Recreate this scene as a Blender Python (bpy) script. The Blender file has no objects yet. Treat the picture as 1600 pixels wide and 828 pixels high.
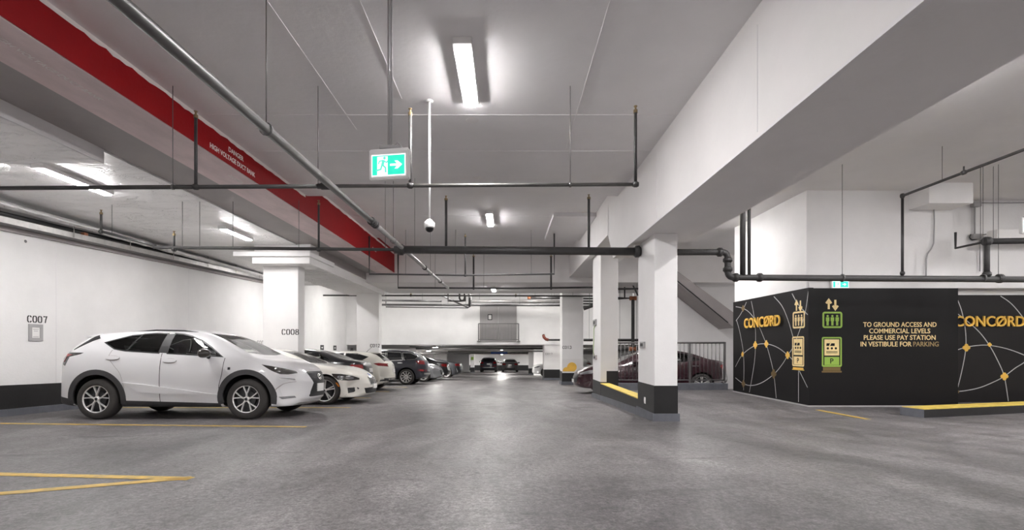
import bpy, bmesh, math, random
from mathutils import Vector, Matrix
from mathutils.bvhtree import BVHTree
random.seed(7)
scn = bpy.context.scene
COL = scn.collection
PI = math.pi
# ------------------------------------------------------------------ camera, world, exposure
CAMZ = 1.0; F = 770.0; VX, VY = 792.0, 541.0
cd = bpy.data.cameras.new('camera'); cam = bpy.data.objects.new('camera', cd); COL.objects.link(cam)
cd.sensor_fit = 'HORIZONTAL'; cd.sensor_width = 36.0; cd.lens = F/1600*36
cd.shift_x = (800-VX)/1600; cd.shift_y = (VY-414)/1600
cd.clip_start = 0.05; cd.clip_end = 200
cam.location = (0, 0, CAMZ); cam.rotation_euler = (PI/2, 0, 0)
scn.camera = cam
w = bpy.data.worlds.new('world'); scn.world = w; w.use_nodes = True
w.node_tree.nodes['Background'].inputs[0].default_value = (1, .97, .96, 1)
w.node_tree.nodes['Background'].inputs[1].default_value = 0.30
vs = scn.view_settings
vs.view_transform = 'Standard'; vs.look = 'None'; vs.gamma = 1.0; vs.use_curve_mapping = False
vs.exposure = 2.7
LAMP = 48.0          # strength of the fluorescent diffusers
# ------------------------------------------------------------------ geometry of the place
SLOPE = 0.034
def floor_z(y): return -SLOPE*max(y, 0.0)
LEV = -0.31          # level floor on the right
def P(px, py, Y): return Vector(((px-VX)/F*Y, Y, CAMZ+(VY-py)/F*Y))     # picture measurement at a known depth
# ------------------------------------------------------------------ materials
def mat(name, col, rough=.6, metal=0.0, var=0.0, vscale=3.0, bump=0.0, bscale=40.0, coat=0.0, spec=.5, emit=0.0, stretch=None, dark=None):
    m = bpy.data.materials.new(name); m.use_nodes = True
    nt = m.node_tree; b = nt.nodes['Principled BSDF']
    b.inputs['Base Color'].default_value = (*col, 1); b.inputs['Roughness'].default_value = rough
    b.inputs['Metallic'].default_value = metal; b.inputs['Coat Weight'].default_value = coat
    b.inputs['Coat Roughness'].default_value = .04
    b.inputs['Specular IOR Level'].default_value = spec
    if emit:
        b.inputs['Emission Color'].default_value = (*col, 1); b.inputs['Emission Strength'].default_value = emit
    if var or bump:
        tc = nt.nodes.new('ShaderNodeTexCoord'); mp = nt.nodes.new('ShaderNodeMapping')
        nt.links.new(tc.outputs['Object'], mp.inputs[0])
        if stretch: mp.inputs['Scale'].default_value = stretch
    if var:
        n = nt.nodes.new('ShaderNodeTexNoise'); n.inputs['Scale'].default_value = vscale; n.inputs['Detail'].default_value = 7
        n.inputs['Roughness'].default_value = .62
        nt.links.new(mp.outputs[0], n.inputs['Vector'])
        r = nt.nodes.new('ShaderNodeValToRGB'); r.color_ramp.elements[0].position = .3; r.color_ramp.elements[1].position = .7
        d = dark if dark else tuple(c*(1-var) for c in col)
        r.color_ramp.elements[0].color = (*d, 1); r.color_ramp.elements[1].color = (*[min(1, c*(1+var*.35)) for c in col], 1)
        nt.links.new(n.outputs['Fac'], r.inputs[0]); nt.links.new(r.outputs[0], b.inputs['Base Color'])
    if bump:
        n2 = nt.nodes.new('ShaderNodeTexNoise'); n2.inputs['Scale'].default_value = bscale; n2.inputs['Detail'].default_value = 5
        nt.links.new(mp.outputs[0], n2.inputs['Vector'])
        bp = nt.nodes.new('ShaderNodeBump'); bp.inputs['Strength'].default_value = bump; bp.inputs['Distance'].default_value = .02
        nt.links.new(n2.outputs['Fac'], bp.inputs['Height']); nt.links.new(bp.outputs[0], b.inputs['Normal'])
    return m
M = {}
M['white'] = mat('white_painted_concrete', (.80, .788, .782), .62, var=.05, vscale=1.6, bump=.12, bscale=30)
M['column'] = mat('white_column_paint', (.82, .808, .80), .55, var=.04, vscale=2.0, bump=.1, bscale=35)
M['ceil'] = mat('painted_ceiling_concrete', (.80, .785, .79), .68, var=.06, vscale=.8, bump=.12, bscale=14)
M['beam'] = mat('beam_paint', (.80, .78, .77), .62, var=.05, vscale=1.0, bump=.12, bscale=18)
M['ceil_r'] = mat('right_bay_ceiling_paint', (.78, .76, .75), .66, var=.05, vscale=1.0, bump=.12, bscale=18)
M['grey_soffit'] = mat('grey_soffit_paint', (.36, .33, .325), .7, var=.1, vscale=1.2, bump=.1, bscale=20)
M['pink'] = mat('oversprayed_soffit', (.76, .62, .62), .65, var=.22, vscale=2.4, stretch=(1, .35, 1), bump=.15, bscale=16)
M['red'] = mat('red_duct_bank_paint', (.30, .003, .006), .6, var=.12, vscale=1.5, bump=.15, bscale=20, spec=.2)
M['black_band'] = mat('black_wall_band', (.011, .0105, .011), .55, var=.35, vscale=4, bump=.1)
M['kerb_grey'] = mat('grey_blue_kerb_paint', (.13, .135, .155), .6, var=.25, vscale=4, bump=.15)
M['yellow'] = mat('yellow_line_paint', (.70, .44, .055), .55, var=.35, vscale=9, bump=.1, dark=(.42, .30, .10))
M['yellow_top'] = mat('yellow_kerb_paint', (.78, .58, .12), .6, var=.3, vscale=6, bump=.15)
M['pipe'] = mat('dark_steel_pipe', (.05, .048, .048), .5, metal=.1, var=.3, vscale=6)
M['pipe_mid'] = mat('grey_steel_pipe', (.14, .135, .132), .42, metal=.3, var=.25, vscale=6)
M['galv'] = mat('galvanised_steel', (.45, .44, .43), .4, metal=.6, var=.25, vscale=5)
M['rod'] = mat('hanger_rod_steel', (.16, .155, .155), .4, metal=.6)
M['brass'] = mat('brass', (.30, .22, .12), .4, metal=.5)
M['orange'] = mat('orange_fitting_paint', (.33, .11, .045), .5, var=.2)
M['plastic_white'] = mat('white_plastic', (.80, .79, .78), .4)
M['plastic_grey'] = mat('grey_plastic', (.38, .37, .37), .45)
M['dark'] = mat('dark_plastic', (.02, .02, .021), .45)
M['black_panel'] = mat('black_hoarding', (.008, .0072, .0075), .5, var=.12, vscale=2, spec=.22)
M['black_panel_r'] = mat('charcoal_hoarding', (.015, .0135, .0135), .48, var=.12, vscale=2, spec=.25)
M['gold'] = mat('gold_vinyl', (.90, .54, .09), .38, metal=.1, var=.15, vscale=5)
M['gold_pale'] = mat('pale_gold_vinyl', (.90, .70, .34), .4, metal=.0, var=.15, vscale=6)
M['gold_dim'] = mat('worn_gold_vinyl', (.34, .24, .11), .4, metal=.3)
M['bronze'] = mat('bronze_vinyl', (.22, .15, .06), .3, metal=.5)
M['green'] = mat('green_vinyl', (.29, .46, .07), .42)
M['silver_line'] = mat('silver_line_vinyl', (.50, .49, .49), .4)
M['paint_black'] = mat('black_stencil_paint', (.025, .024, .024), .6)
M['paint_white'] = mat('white_stencil_paint', (.80, .74, .72), .6)
M['paper'] = mat('white_paper', (.80, .79, .77), .7)
M['text_grey'] = mat('grey_print', (.35, .34, .34), .7)
M['door_grey'] = mat('grey_door_paint', (.30, .285, .285), .5, var=.05)
M['rail'] = mat('grey_railing_paint', (.13, .122, .122), .45, metal=.2)
M['exit_green'] = mat('lit_exit_green', (.02, .62, .43), .4, emit=.16)
M['exit_white'] = mat('lit_exit_white', (.95, 1.0, .97), .4, emit=.18)
M['exit_man'] = mat('lit_exit_man', (.10, .66, .50), .4, emit=.13)
M['diffuser'] = mat('lit_fluorescent_diffuser', (1.0, .98, .98), .4, emit=LAMP)
M['diffuser_left'] = mat('lit_left_bay_diffuser', (1.0, .98, .975), .4, emit=LAMP*.58)
M['diffuser_far'] = mat('lit_far_diffuser', (1.0, .98, .95), .4, emit=LAMP*.85)
M['diffuser_tunnel'] = mat('lit_tunnel_diffuser', (1.0, .98, .94), .4, emit=LAMP*1.25)
M['blue'] = mat('blue_sign', (.02, .07, .30), .5)
M['concrete'] = mat('grey_concrete', (.60, .58, .57), .7, var=.1)

def foil_material():
    m = mat('crinkled_foil_insulation', (.86, .845, .84), .4, metal=.15)
    nt = m.node_tree; b = nt.nodes['Principled BSDF']
    tc = nt.nodes.new('ShaderNodeTexCoord'); mp = nt.nodes.new('ShaderNodeMapping'); mp.inputs['Scale'].default_value = (1.0, 2.6, 1)
    nt.links.new(tc.outputs['Object'], mp.inputs[0])
    n = nt.nodes.new('ShaderNodeTexNoise'); n.inputs['Scale'].default_value = 2.2; n.inputs['Detail'].default_value = 4; n.inputs['Distortion'].default_value = 1.6
    v = nt.nodes.new('ShaderNodeTexVoronoi'); v.feature = 'DISTANCE_TO_EDGE'; v.inputs['Scale'].default_value = 1.0
    nt.links.new(mp.outputs[0], n.inputs['Vector'])
    mx = nt.nodes.new('ShaderNodeVectorMath'); mx.operation = 'ADD'
    nt.links.new(mp.outputs[0], mx.inputs[0]); nt.links.new(n.outputs['Color'], mx.inputs[1]); nt.links.new(mx.outputs[0], v.inputs['Vector'])
    cr = nt.nodes.new('ShaderNodeValToRGB'); cr.color_ramp.elements[0].position = 0; cr.color_ramp.elements[1].position = .06
    nt.links.new(v.outputs['Distance'], cr.inputs[0])
    ad = nt.nodes.new('ShaderNodeMath'); ad.operation = 'ADD'
    nt.links.new(n.outputs['Fac'], ad.inputs[0]); nt.links.new(cr.outputs[0], ad.inputs[1])
    bp = nt.nodes.new('ShaderNodeBump'); bp.inputs['Strength'].default_value = .6; bp.inputs['Distance'].default_value = .05
    nt.links.new(ad.outputs[0], bp.inputs['Height']); nt.links.new(bp.outputs[0], b.inputs['Normal'])
    return m
M['foil'] = foil_material()

def floor_material():
    m = bpy.data.materials.new('worn_asphalt_floor'); m.use_nodes = True
    nt = m.node_tree; b = nt.nodes['Principled BSDF']
    tc = nt.nodes.new('ShaderNodeTexCoord')
    def noise(s, d, vec=None, dist=0):
        n = nt.nodes.new('ShaderNodeTexNoise'); n.inputs['Scale'].default_value = s; n.inputs['Detail'].default_value = d; n.inputs['Distortion'].default_value = dist
        n.inputs['Roughness'].default_value = .62
        nt.links.new(vec if vec else tc.outputs['Object'], n.inputs['Vector']); return n
    def ramp(src, a, bb, ca, cb):
        r = nt.nodes.new('ShaderNodeValToRGB'); r.color_ramp.elements[0].position = a; r.color_ramp.elements[1].position = bb
        r.color_ramp.elements[0].color = (*ca, 1); r.color_ramp.elements[1].color = (*cb, 1); nt.links.new(src, r.inputs[0]); return r
    def mix(f, a, bcol, mode='MIX'):
        x = nt.nodes.new('ShaderNodeMix'); x.data_type = 'RGBA'; x.blend_type = mode
        if isinstance(f, float): x.inputs[0].default_value = f
        else: nt.links.new(f, x.inputs[0])
        nt.links.new(a, x.inputs[6]); nt.links.new(bcol, x.inputs[7]); return x
    mp = nt.nodes.new('ShaderNodeMapping'); mp.inputs['Scale'].default_value = (1, .38, 1); nt.links.new(tc.outputs['Object'], mp.inputs[0])
    big = noise(.55, 6, mp.outputs[0], .6); mid = noise(3.0, 8, None, .4); fine = noise(70, 3)
    c1 = ramp(big.outputs['Fac'], .32, .68, (.112, .108, .109), (.225, .217, .218))
    c2 = ramp(mid.outputs['Fac'], .30, .62, (.70, .69, .69), (1.12, 1.1, 1.1))
    c3 = ramp(fine.outputs['Fac'], .35, .68, (.50, .50, .50), (1.38, 1.37, 1.37))
    x = mix(1.0, c1.outputs[0], c2.outputs[0], 'MULTIPLY'); x = mix(.8, x.outputs[2], c3.outputs[0], 'MULTIPLY')
    grit = noise(24, 6); c4 = ramp(grit.outputs['Fac'], .36, .66, (.60, .60, .60), (1.32, 1.31, 1.31)); x = mix(1.0, x.outputs[2], c4.outputs[0], 'MULTIPLY')
    wear = noise(1.1, 9, mp.outputs[0], 1.2); c5 = ramp(wear.outputs['Fac'], .42, .62, (.80, .79, .80), (1.22, 1.21, 1.22)); x = mix(1.0, x.outputs[2], c5.outputs[0], 'MULTIPLY')
    # oil and tyre stains
    mp2 = nt.nodes.new('ShaderNodeMapping'); mp2.inputs['Scale'].default_value = (.55, 1.7, 1); nt.links.new(tc.outputs['Object'], mp2.inputs[0])
    st = noise(1.4, 5, mp2.outputs[0], .5)
    sr = ramp(st.outputs['Fac'], .60, .72, (1, 1, 1), (.55, .54, .55))
    x = mix(1.0, x.outputs[2], sr.outputs[0], 'MULTIPLY')
    nt.links.new(x.outputs[2], b.inputs['Base Color'])
    rr = ramp(mid.outputs['Fac'], .3, .7, (.36, .36, .36), (.56, .56, .56)); nt.links.new(rr.outputs[0], b.inputs['Roughness'])
    b.inputs['Specular IOR Level'].default_value = .5
    bp = nt.nodes.new('ShaderNodeBump'); bp.inputs['Strength'].default_value = .16; bp.inputs['Distance'].default_value = .01
    nt.links.new(fine.outputs['Fac'], bp.inputs['Height']); nt.links.new(bp.outputs[0], b.inputs['Normal'])
    return m
M['floor'] = floor_material()

def glass_material(name, tint, refl=.5):
    m = bpy.data.materials.new(name); m.use_nodes = True; nt = m.node_tree
    nt.nodes.remove(nt.nodes['Principled BSDF']); out = nt.nodes['Material Output']
    t = nt.nodes.new('ShaderNodeBsdfTransparent'); t.inputs[0].default_value = (*tint, 1)
    g = nt.nodes.new('ShaderNodeBsdfGlossy'); g.inputs['Roughness'].default_value = .03
    fr = nt.nodes.new('ShaderNodeFresnel'); fr.inputs['IOR'].default_value = 1.55
    mx = nt.nodes.new('ShaderNodeMixShader')
    nt.links.new(fr.outputs[0], mx.inputs[0]); nt.links.new(t.outputs[0], mx.inputs[1]); nt.links.new(g.outputs[0], mx.inputs[2])
    nt.links.new(mx.outputs[0], out.inputs[0]); return m
M['glass'] = glass_material('car_glass', (.86, .89, .88))
M['glass_tint'] = glass_material('tinted_car_glass', (.16, .17, .18))
M['glass_dark'] = mat('dark_car_glass', (.012, .013, .015), .06, spec=.6)
M['tyre'] = mat('tyre_rubber', (.040, .036, .034), .75, var=.2, vscale=12)
M['rim'] = mat('machined_alloy', (.74, .73, .72), .3, metal=.45)
M['rim_dark'] = mat('dark_wheel_paint', (.03, .03, .032), .4)
M['cladding'] = mat('black_plastic_cladding', (.045, .044, .046), .55)
M['chrome'] = mat('chrome', (.72, .72, .72), .12, metal=1.0)
M['lamp_red'] = mat('red_tail_lamp', (.24, .008, .010), .18, coat=.6)
M['lamp_clear'] = mat('clear_head_lamp', (.30, .30, .31), .15, metal=.5, coat=.8)
M['lamp_dark'] = mat('smoked_head_lamp', (.05, .045, .042), .15, metal=.2, coat=.8)
M['amber'] = mat('amber_reflector', (.60, .20, .03), .25)
M['interior'] = mat('dark_car_interior', (.035, .033, .033), .8)
M['seat'] = mat('car_seat_leather', (.06, .055, .055), .7)
def paint(name, col, rough=.28, metal=0.0): return mat(name, col, rough, metal, coat=.7)
M['p_white'] = paint('pearl_white_car_paint', (.72, .715, .725))
M['p_cream'] = paint('warm_white_car_paint', (.78, .755, .69))
M['p_cream2'] = paint('ivory_white_car_paint', (.79, .765, .69))
M['p_navy'] = paint('dark_navy_car_paint', (.022, .023, .034))
M['p_black'] = paint('black_car_paint', (.016, .016, .019))
M['p_silver'] = paint('silver_grey_car_paint', (.26, .265, .275), .3, .5)
M['p_slate'] = paint('slate_grey_car_paint', (.06, .062, .068), .3, .4)
M['p_maroon'] = paint('dark_maroon_car_paint', (.034, .010, .015), .25)
M['p_grey'] = paint('grey_car_paint', (.13, .125, .125), .3, .4)
M['p_plain'] = paint('white_car_paint', (.75, .75, .74))

# ------------------------------------------------------------------ helpers
ORG = {}     # world origin each object's vertices are relative to
def prop(o, label=None, cat=None, group=None, kind=None):
    if label: o['label'] = label
    if cat: o['category'] = cat
    if group: o['group'] = group
    if kind: o['kind'] = kind
    return o
def empty(name, loc, label=None, cat=None, group=None, kind=None):
    o = bpy.data.objects.new(name, None); COL.objects.link(o); o.location = loc; o.empty_display_size = .1
    ORG[o] = Vector(loc); return prop(o, label, cat, group, kind)
def link_mesh(name, me, m, parent=None):
    o = bpy.data.objects.new(name, me); COL.objects.link(o)
    if m and not me.materials: me.materials.append(m)
    if parent: o.parent = parent; ORG[o] = ORG[parent]
    else: ORG[o] = Vector((0, 0, 0))
    return o
class MB:
    def __init__(s): s.v = []; s.f = []; s.sm = []
    def add(s, vs_, fs, smooth=False):
        n = len(s.v); s.v += [Vector(v) for v in vs_]; s.f += [tuple(n+i for i in f) for f in fs]; s.sm += [smooth]*len(fs); return s
    def box(s, x0, x1, y0, y1, z0, z1):
        return s.add([(x, y, z) for z in (z0, z1) for y in (y0, y1) for x in (x0, x1)],
                     [(0, 2, 3, 1), (4, 5, 7, 6), (0, 1, 5, 4), (2, 6, 7, 3), (0, 4, 6, 2), (1, 3, 7, 5)])
    def bev(s, x0, x1, y0, y1, z0, z1, r=.01):     # box with chamfered vertical and horizontal edges
        bm = bmesh.new(); bmesh.ops.create_cube(bm, size=1)
        for v in bm.verts: v.co = Vector(((x0+x1)/2+v.co.x*(x1-x0), (y0+y1)/2+v.co.y*(y1-y0), (z0+z1)/2+v.co.z*(z1-z0)))
        bmesh.ops.bevel(bm, geom=bm.edges[:], offset=r, segments=2, affect='EDGES', profile=.6)
        return s.frombm(bm)
    def frombm(s, bm, smooth=False):
        bm.verts.index_update(); s.add([v.co.copy() for v in bm.verts], [[v.index for v in f.verts] for f in bm.faces], smooth); bm.free(); return s
    def hexa(s, pts): # 8 points: 4 bottom ring, 4 top ring
        return s.add(pts, [(0, 3, 2, 1), (4, 5, 6, 7), (0, 1, 5, 4), (1, 2, 6, 5), (2, 3, 7, 6), (3, 0, 4, 7)])
    def tube(s, path, r, n=10, cap=True):
        path = [Vector(p) for p in path]; rr = r if isinstance(r, (list, tuple)) else [r]*len(path)
        base = len(s.v); t0 = None
        for i, p in enumerate(path):
            d = (path[min(i+1, len(path)-1)]-path[max(i-1, 0)]).normalized()
            if t0 is None:
                a = Vector((0, 0, 1)) if abs(d.z) < .9 else Vector((1, 0, 0)); u = d.cross(a).normalized()
            else:
                u = (u-d*u.dot(d)).normalized()
            t0 = d; v = d.cross(u)
            s.v += [p+(u*math.cos(2*PI*k/n)+v*math.sin(2*PI*k/n))*rr[i] for k in range(n)]
        for i in range(len(path)-1):
            for k in range(n):
                a = base+i*n+k; b = base+i*n+(k+1) % n; s.f.append((a, b, b+n, a+n)); s.sm.append(True)
        if cap:
            s.f.append(tuple(base+k for k in range(n))[::-1]); s.sm.append(False)
            e = base+(len(path)-1)*n; s.f.append(tuple(e+k for k in range(n))); s.sm.append(False)
        return s
    def lathe(s, prof, c=(0, 0, 0), axis='z', n=20):       # prof: (r, h) pairs
        base = len(s.v); c = Vector(c)
        for r, h in prof:
            for k in range(n):
                a = 2*PI*k/n; x, y = r*math.cos(a), r*math.sin(a)
                s.v.append(c+(Vector((x, y, h)) if axis == 'z' else Vector((x, h, y)) if axis == 'y' else Vector((h, x, y))))
        for i in range(len(prof)-1):
            for k in range(n):
                a = base+i*n+k; b = base+i*n+(k+1) % n; s.f.append((a, b, b+n, a+n)); s.sm.append(True)
        return s
    def build(s, name, m, parent=None, rel=True):
        me = bpy.data.meshes.new(name)
        if parent is None:
            xs = [v.x for v in s.v]; ys = [v.y for v in s.v]; zs = [v.z for v in s.v]
            org = Vector(((min(xs)+max(xs))/2, (min(ys)+max(ys))/2, min(zs)))
        else: org = ORG[parent]
        me.from_pydata([v-org for v in s.v], [], s.f); me.polygons.foreach_set('use_smooth', s.sm)
        bm = bmesh.new(); bm.from_mesh(me); bmesh.ops.recalc_face_normals(bm, faces=bm.faces[:]); bm.to_mesh(me); bm.free()
        o = link_mesh(name, me, m, parent)
        if parent is None: o.location = org; ORG[o] = org
        return o
def struct(o): o['kind'] = 'structure'; return o

def ribbon(pts, wd):
    """flat strip along 2-D points -> (verts2d, quads)"""
    pts = [Vector((p[0], p[1])) for p in pts]; v = []; f = []
    for i, p in enumerate(pts):
        a = (p-pts[i-1]).normalized() if i else None; b = (pts[i+1]-p).normalized() if i < len(pts)-1 else None
        d = ((a or b)+(b or a)); d = d.normalized() if d.length > 1e-6 else (a or b)
        n = Vector((-d.y, d.x)); k = 1.0
        if a and b: k = 1/max(.5, n.dot(Vector((-a.y, a.x))))
        v += [p+n*wd/2*k, p-n*wd/2*k]
    for i in range(len(pts)-1): f.append((2*i, 2*i+1, 2*i+3, 2*i+2))
    return v, f
def smooth_path(pts, k=6):
    pts = [Vector((p[0], p[1])) for p in pts]; out = []
    for i in range(len(pts)-1):
        p0 = pts[max(i-1, 0)]; p1 = pts[i]; p2 = pts[i+1]; p3 = pts[min(i+2, len(pts)-1)]
        for j in range(k):
            t = j/k
            out.append(.5*((2*p1)+(p2-p0)*t+(2*p0-5*p1+4*p2-p3)*t*t+(3*p1-p0-3*p2+p3)*t**3))
    out.append(pts[-1]); return out
class Plane2:
    """a flat frame in the scene: origin, right, up, outward normal"""
    def __init__(s, o, r, u): s.o = Vector(o); s.r = Vector(r).normalized(); s.u = Vector(u).normalized(); s.n = s.r.cross(s.u)
    def at(s, a, b, h=0): return s.o+s.r*a+s.u*b+s.n*h
def flat(mb, pl, v2, faces, h0, h1):
    """extrude 2-D faces on plane pl from height h0 to h1"""
    bm = bmesh.new(); vv = [bm.verts.new(pl.at(v[0], v[1], h1)) for v in v2]
    for f in faces:
        try: bm.faces.new([vv[i] for i in f])
        except ValueError: pass
    bmesh.ops.recalc_face_normals(bm, faces=bm.faces[:])
    edges = [e for e in bm.edges if e.is_boundary]
    low = {v: bm.verts.new(v.co-pl.n*(h1-h0)) for v in {x for e in edges for x in e.verts}}
    for e in edges:
        a, b = e.verts; bm.faces.new((a, b, low[b], low[a]))
    return mb.frombm(bm)
def flat_poly(mb, pl, poly, h0=.0005, h1=.003): return flat(mb, pl, poly, [tuple(range(len(poly)))], h0, h1)
def rect(a0, b0, a1, b1): return [(a0, b0), (a1, b0), (a1, b1), (a0, b1)]
def circ(cx, cy, r, n=16, ry=None): return [(cx+r*math.cos(2*PI*k/n), cy+(ry or r)*math.sin(2*PI*k/n)) for k in range(n)]
def rrect(a0, b0, a1, b1, r, n=4):
    out = []
    for cx, cy, s in ((a1-r, b1-r, 0), (a0+r, b1-r, 1), (a0+r, b0+r, 2), (a1-r, b0+r, 3)):
        out += [(cx+r*math.cos(PI/2*(s+k/n)), cy+r*math.sin(PI/2*(s+k/n))) for k in range(n+1)]
    return out
def frame_poly(mb, pl, a0, b0, a1, b1, t, h0=.0005, h1=.003, r=0):
    o = rrect(a0, b0, a1, b1, r) if r else rect(a0, b0, a1, b1)
    i = rrect(a0+t, b0+t, a1-t, b1-t, max(r-t, .001)) if r else rect(a0+t, b0+t, a1-t, b1-t)
    n = len(o); return flat(mb, pl, o+i, [(k, (k+1) % n, n+(k+1) % n, n+k) for k in range(n)], h0, h1)
def text_geo(s, width=None, height=None):
    """letters of a line of text as 2-D verts and faces, centred at 0, cap height / width fitted"""
    cu = bpy.data.curves.new('text', 'FONT'); cu.body = s; cu.align_x = 'CENTER'; cu.resolution_u = 3; cu.offset = .014
    o = bpy.data.objects.new('text', cu); COL.objects.link(o)
    dg = bpy.context.evaluated_depsgraph_get(); me = bpy.data.meshes.new_from_object(o.evaluated_get(dg))
    v = [(p.co.x, p.co.y) for p in me.vertices]; f = [tuple(p.vertices) for p in me.polygons]
    bpy.data.objects.remove(o); bpy.data.meshes.remove(me); bpy.data.curves.remove(cu)
    x0 = min(a for a, b in v); x1 = max(a for a, b in v); y0 = min(b for a, b in v); y1 = max(b for a, b in v)
    sx = width/(x1-x0) if width else None; sy = height/(y1-y0) if height else None
    sx = sx or sy; sy = sy or sx
    return [((a-(x0+x1)/2)*sx, (b-(y0+y1)/2)*sy) for a, b in v], f
def put_text(name, s, pl, a, b, m, parent, width=None, height=None, h0=.0005, h1=.003):
    v, f = text_geo(s, width, height); mb = MB(); flat(mb, pl, [(p[0]+a, p[1]+b) for p in v], f, h0, h1)
    return mb.build(name, m, parent)
def arc(cx, cy, rx, ry, a0, a1, n=6): return [(cx+rx*math.cos(math.radians(a0+(a1-a0)*k/n)), cy+ry*math.sin(math.radians(a0+(a1-a0)*k/n))) for k in range(n+1)]
STENCIL = {   # broken strokes in a 0.62 x 1 cell
    'C': [arc(.32, .68, .27, .28, 100, 180, 5)+arc(.32, .32, .27, .28, 180, 260, 5), arc(.32, .68, .27, .28, 78, 15), arc(.32, .32, .27, .28, -78, -15)],
    '0': [arc(.31, .68, .26, .28, 100, 180, 5)+arc(.31, .32, .26, .28, 180, 260, 5), arc(.31, .68, .26, .28, 80, 0, 5)+arc(.31, .32, .26, .28, 0, -80, 5)],
    '7': [[(.04, .95), (.34, .95)], [(.40, .95), (.57, .95), (.42, .5), (.33, .02)]],
    '8': [arc(.3, .74, .22, .21, 100, 260), arc(.3, .74, .22, .21, 80, -80), arc(.3, .27, .26, .24, 100, 260), arc(.3, .27, .26, .24, 80, -80)],
    '1': [[(.18, .8), (.32, .95), (.32, .54)], [(.32, .46), (.32, .03)]],
    '2': [arc(.3, .7, .25, .24, 170, 0), [(.54, .62), (.3, .36), (.06, .05), (.28, .05)], [(.36, .05), (.57, .05)]],
    '3': [arc(.28, .73, .24, .22, 160, -60), arc(.28, .28, .27, .24, 60, -160)],
    '9': [arc(.3, .68, .25, .26, 100, 260), arc(.3, .68, .25, .26, 80, -20), [(.54, .56), (.46, .25), (.3, .03)]],
}
def stencil(name, s, pl, a, b, h, m, parent, st=.17):
    mb = MB(); x = a
    for ch in s:
        for stroke in STENCIL[ch]:
            v, f = ribbon([(x+p[0]*h, b+p[1]*h) for p in stroke], st*h); flat(mb, pl, v, f, .0005, .003)
        x += .80*h
    return mb.build(name, m, parent)
# ================================================================== THE SETTING
def PZ(px, py, z):
    Y = F*(z-CAMZ)/(VY-py); return P(px, py, Y)
# ---- floor: slopes away from the camera, level upper bay on the right
mb = MB()
def quad(x0, x1, y0, y1, za, zb, n=1): mb.add([(x0, y0, za), (x1, y0, za), (x1, y1, zb), (x0, y1, zb)], [(0, 1, 2, 3)])
YL = -LEV/SLOPE
quad(-9.6, 16, -10, 0, 0, 0); quad(-9.6, 16, 0, YL, 0, LEV)
quad(2.6, 16, YL, 14.95, LEV, LEV)
quad(-9.6, 2.6, YL, 66, LEV, floor_z(66)); quad(2.6, 12, 14.95, 66, floor_z(14.95), floor_z(66)); quad(-13, -9.6, 29, 66, floor_z(29), floor_z(66))
fl = mb.build('floor', M['floor']); struct(fl)
# ---- ceilings
mb = MB()
mb.box(-4.5, 2.5, -10, 10.4, 4.17, 5.1); mb.box(-4.5, 2.5, 10.4, 15.9, 4.5, 5.1); mb.box(-4.5, 2.5, 15.9, 18.5, 4.58, 5.1)
mb.box(1.22, 2.4, 12.9, 15.85, 4.40, 4.52)
ceiling = struct(mb.build('ceiling', M['ceil']))
# form joints of the slab
for yy in (4.1, 6.75, 8.0, 13.2):
    MB().box(-4.2, 2.33, yy-.006, yy+.006, (4.164 if yy < 10.4 else 4.494), 4.175 if yy < 10.4 else 4.505).build('joint_ridge', M['ceil'], ceiling)
for xx, y0, y1 in ((-2.2, -2, 7.2), (.95, -1, 8), (-1.35, 3.0, 6.3)):
    MB().box(xx-.006, xx+.006, y0, y1, 4.164, 4.175).build('joint_ridge', M['ceil'], ceiling)
for px, py in ((738, 188), (745, 278)):
    c = PZ(px, py, 4.165); MB().lathe([(0, -.006), (.07, -.006), (.09, 0)], c, n=20).build('patch_disc', M['beam'], ceiling)
mb = MB(); mb.box(-5.3, 12, 18.5, 22.3, 3.4, 5.1); mb.box(-9.6, 12, 22.3, 29.3, 4.3, 5.1); mb.box(-9.6, -5.3, 21.4, 22.3, 3.75, 5.1)
struct(mb.build('ceiling_low', M['ceil_r']))
mb = MB(); mb.box(3.3, 16, -10, 10.75, 4.43, 5.1); mb.box(3.3, 16, 10.75, 19.2, 4.43, 5.1); struct(mb.build('ceiling_right', M['ceil_r']))
mb = MB(); mb.add([(-13, 29.3, 1.10), (12, 29.3, 1.10), (12, 66, 1.11-SLOPE*37), (-13, 66, 1.11-SLOPE*37), (-13, 29.3, 1.6), (12, 29.3, 1.6), (12, 66, 1.2), (-13, 66, 1.2)],
                  [(0, 1, 2, 3), (4, 5, 6, 7), (0, 1, 5, 4), (1, 2, 6, 5), (2, 3, 7, 6), (3, 0, 4, 7)])
struct(mb.build('ceiling_tunnel', M['concrete']))
# left bay: crinkled foil boards
mb = MB(); mb.box(-9.6, -5.65, -10, 6.9, 3.56, 5.0); struct(mb.build('ceiling_left_near', M['foil']))
mb = MB(); mb.box(-9.6, -5.66, 6.9, 13.3, 3.73, 5.0); mb.box(-9.6, -6.8, 13.3, 21.4, 3.73, 5.0); struct(mb.build('ceiling_left', M['foil']))
MB().box(-5.66, -5.64, -10, 6.9, 3.56, 3.76).build('side_board', M['ceil'], bpy.data.objects['ceiling_left_near'])
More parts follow.
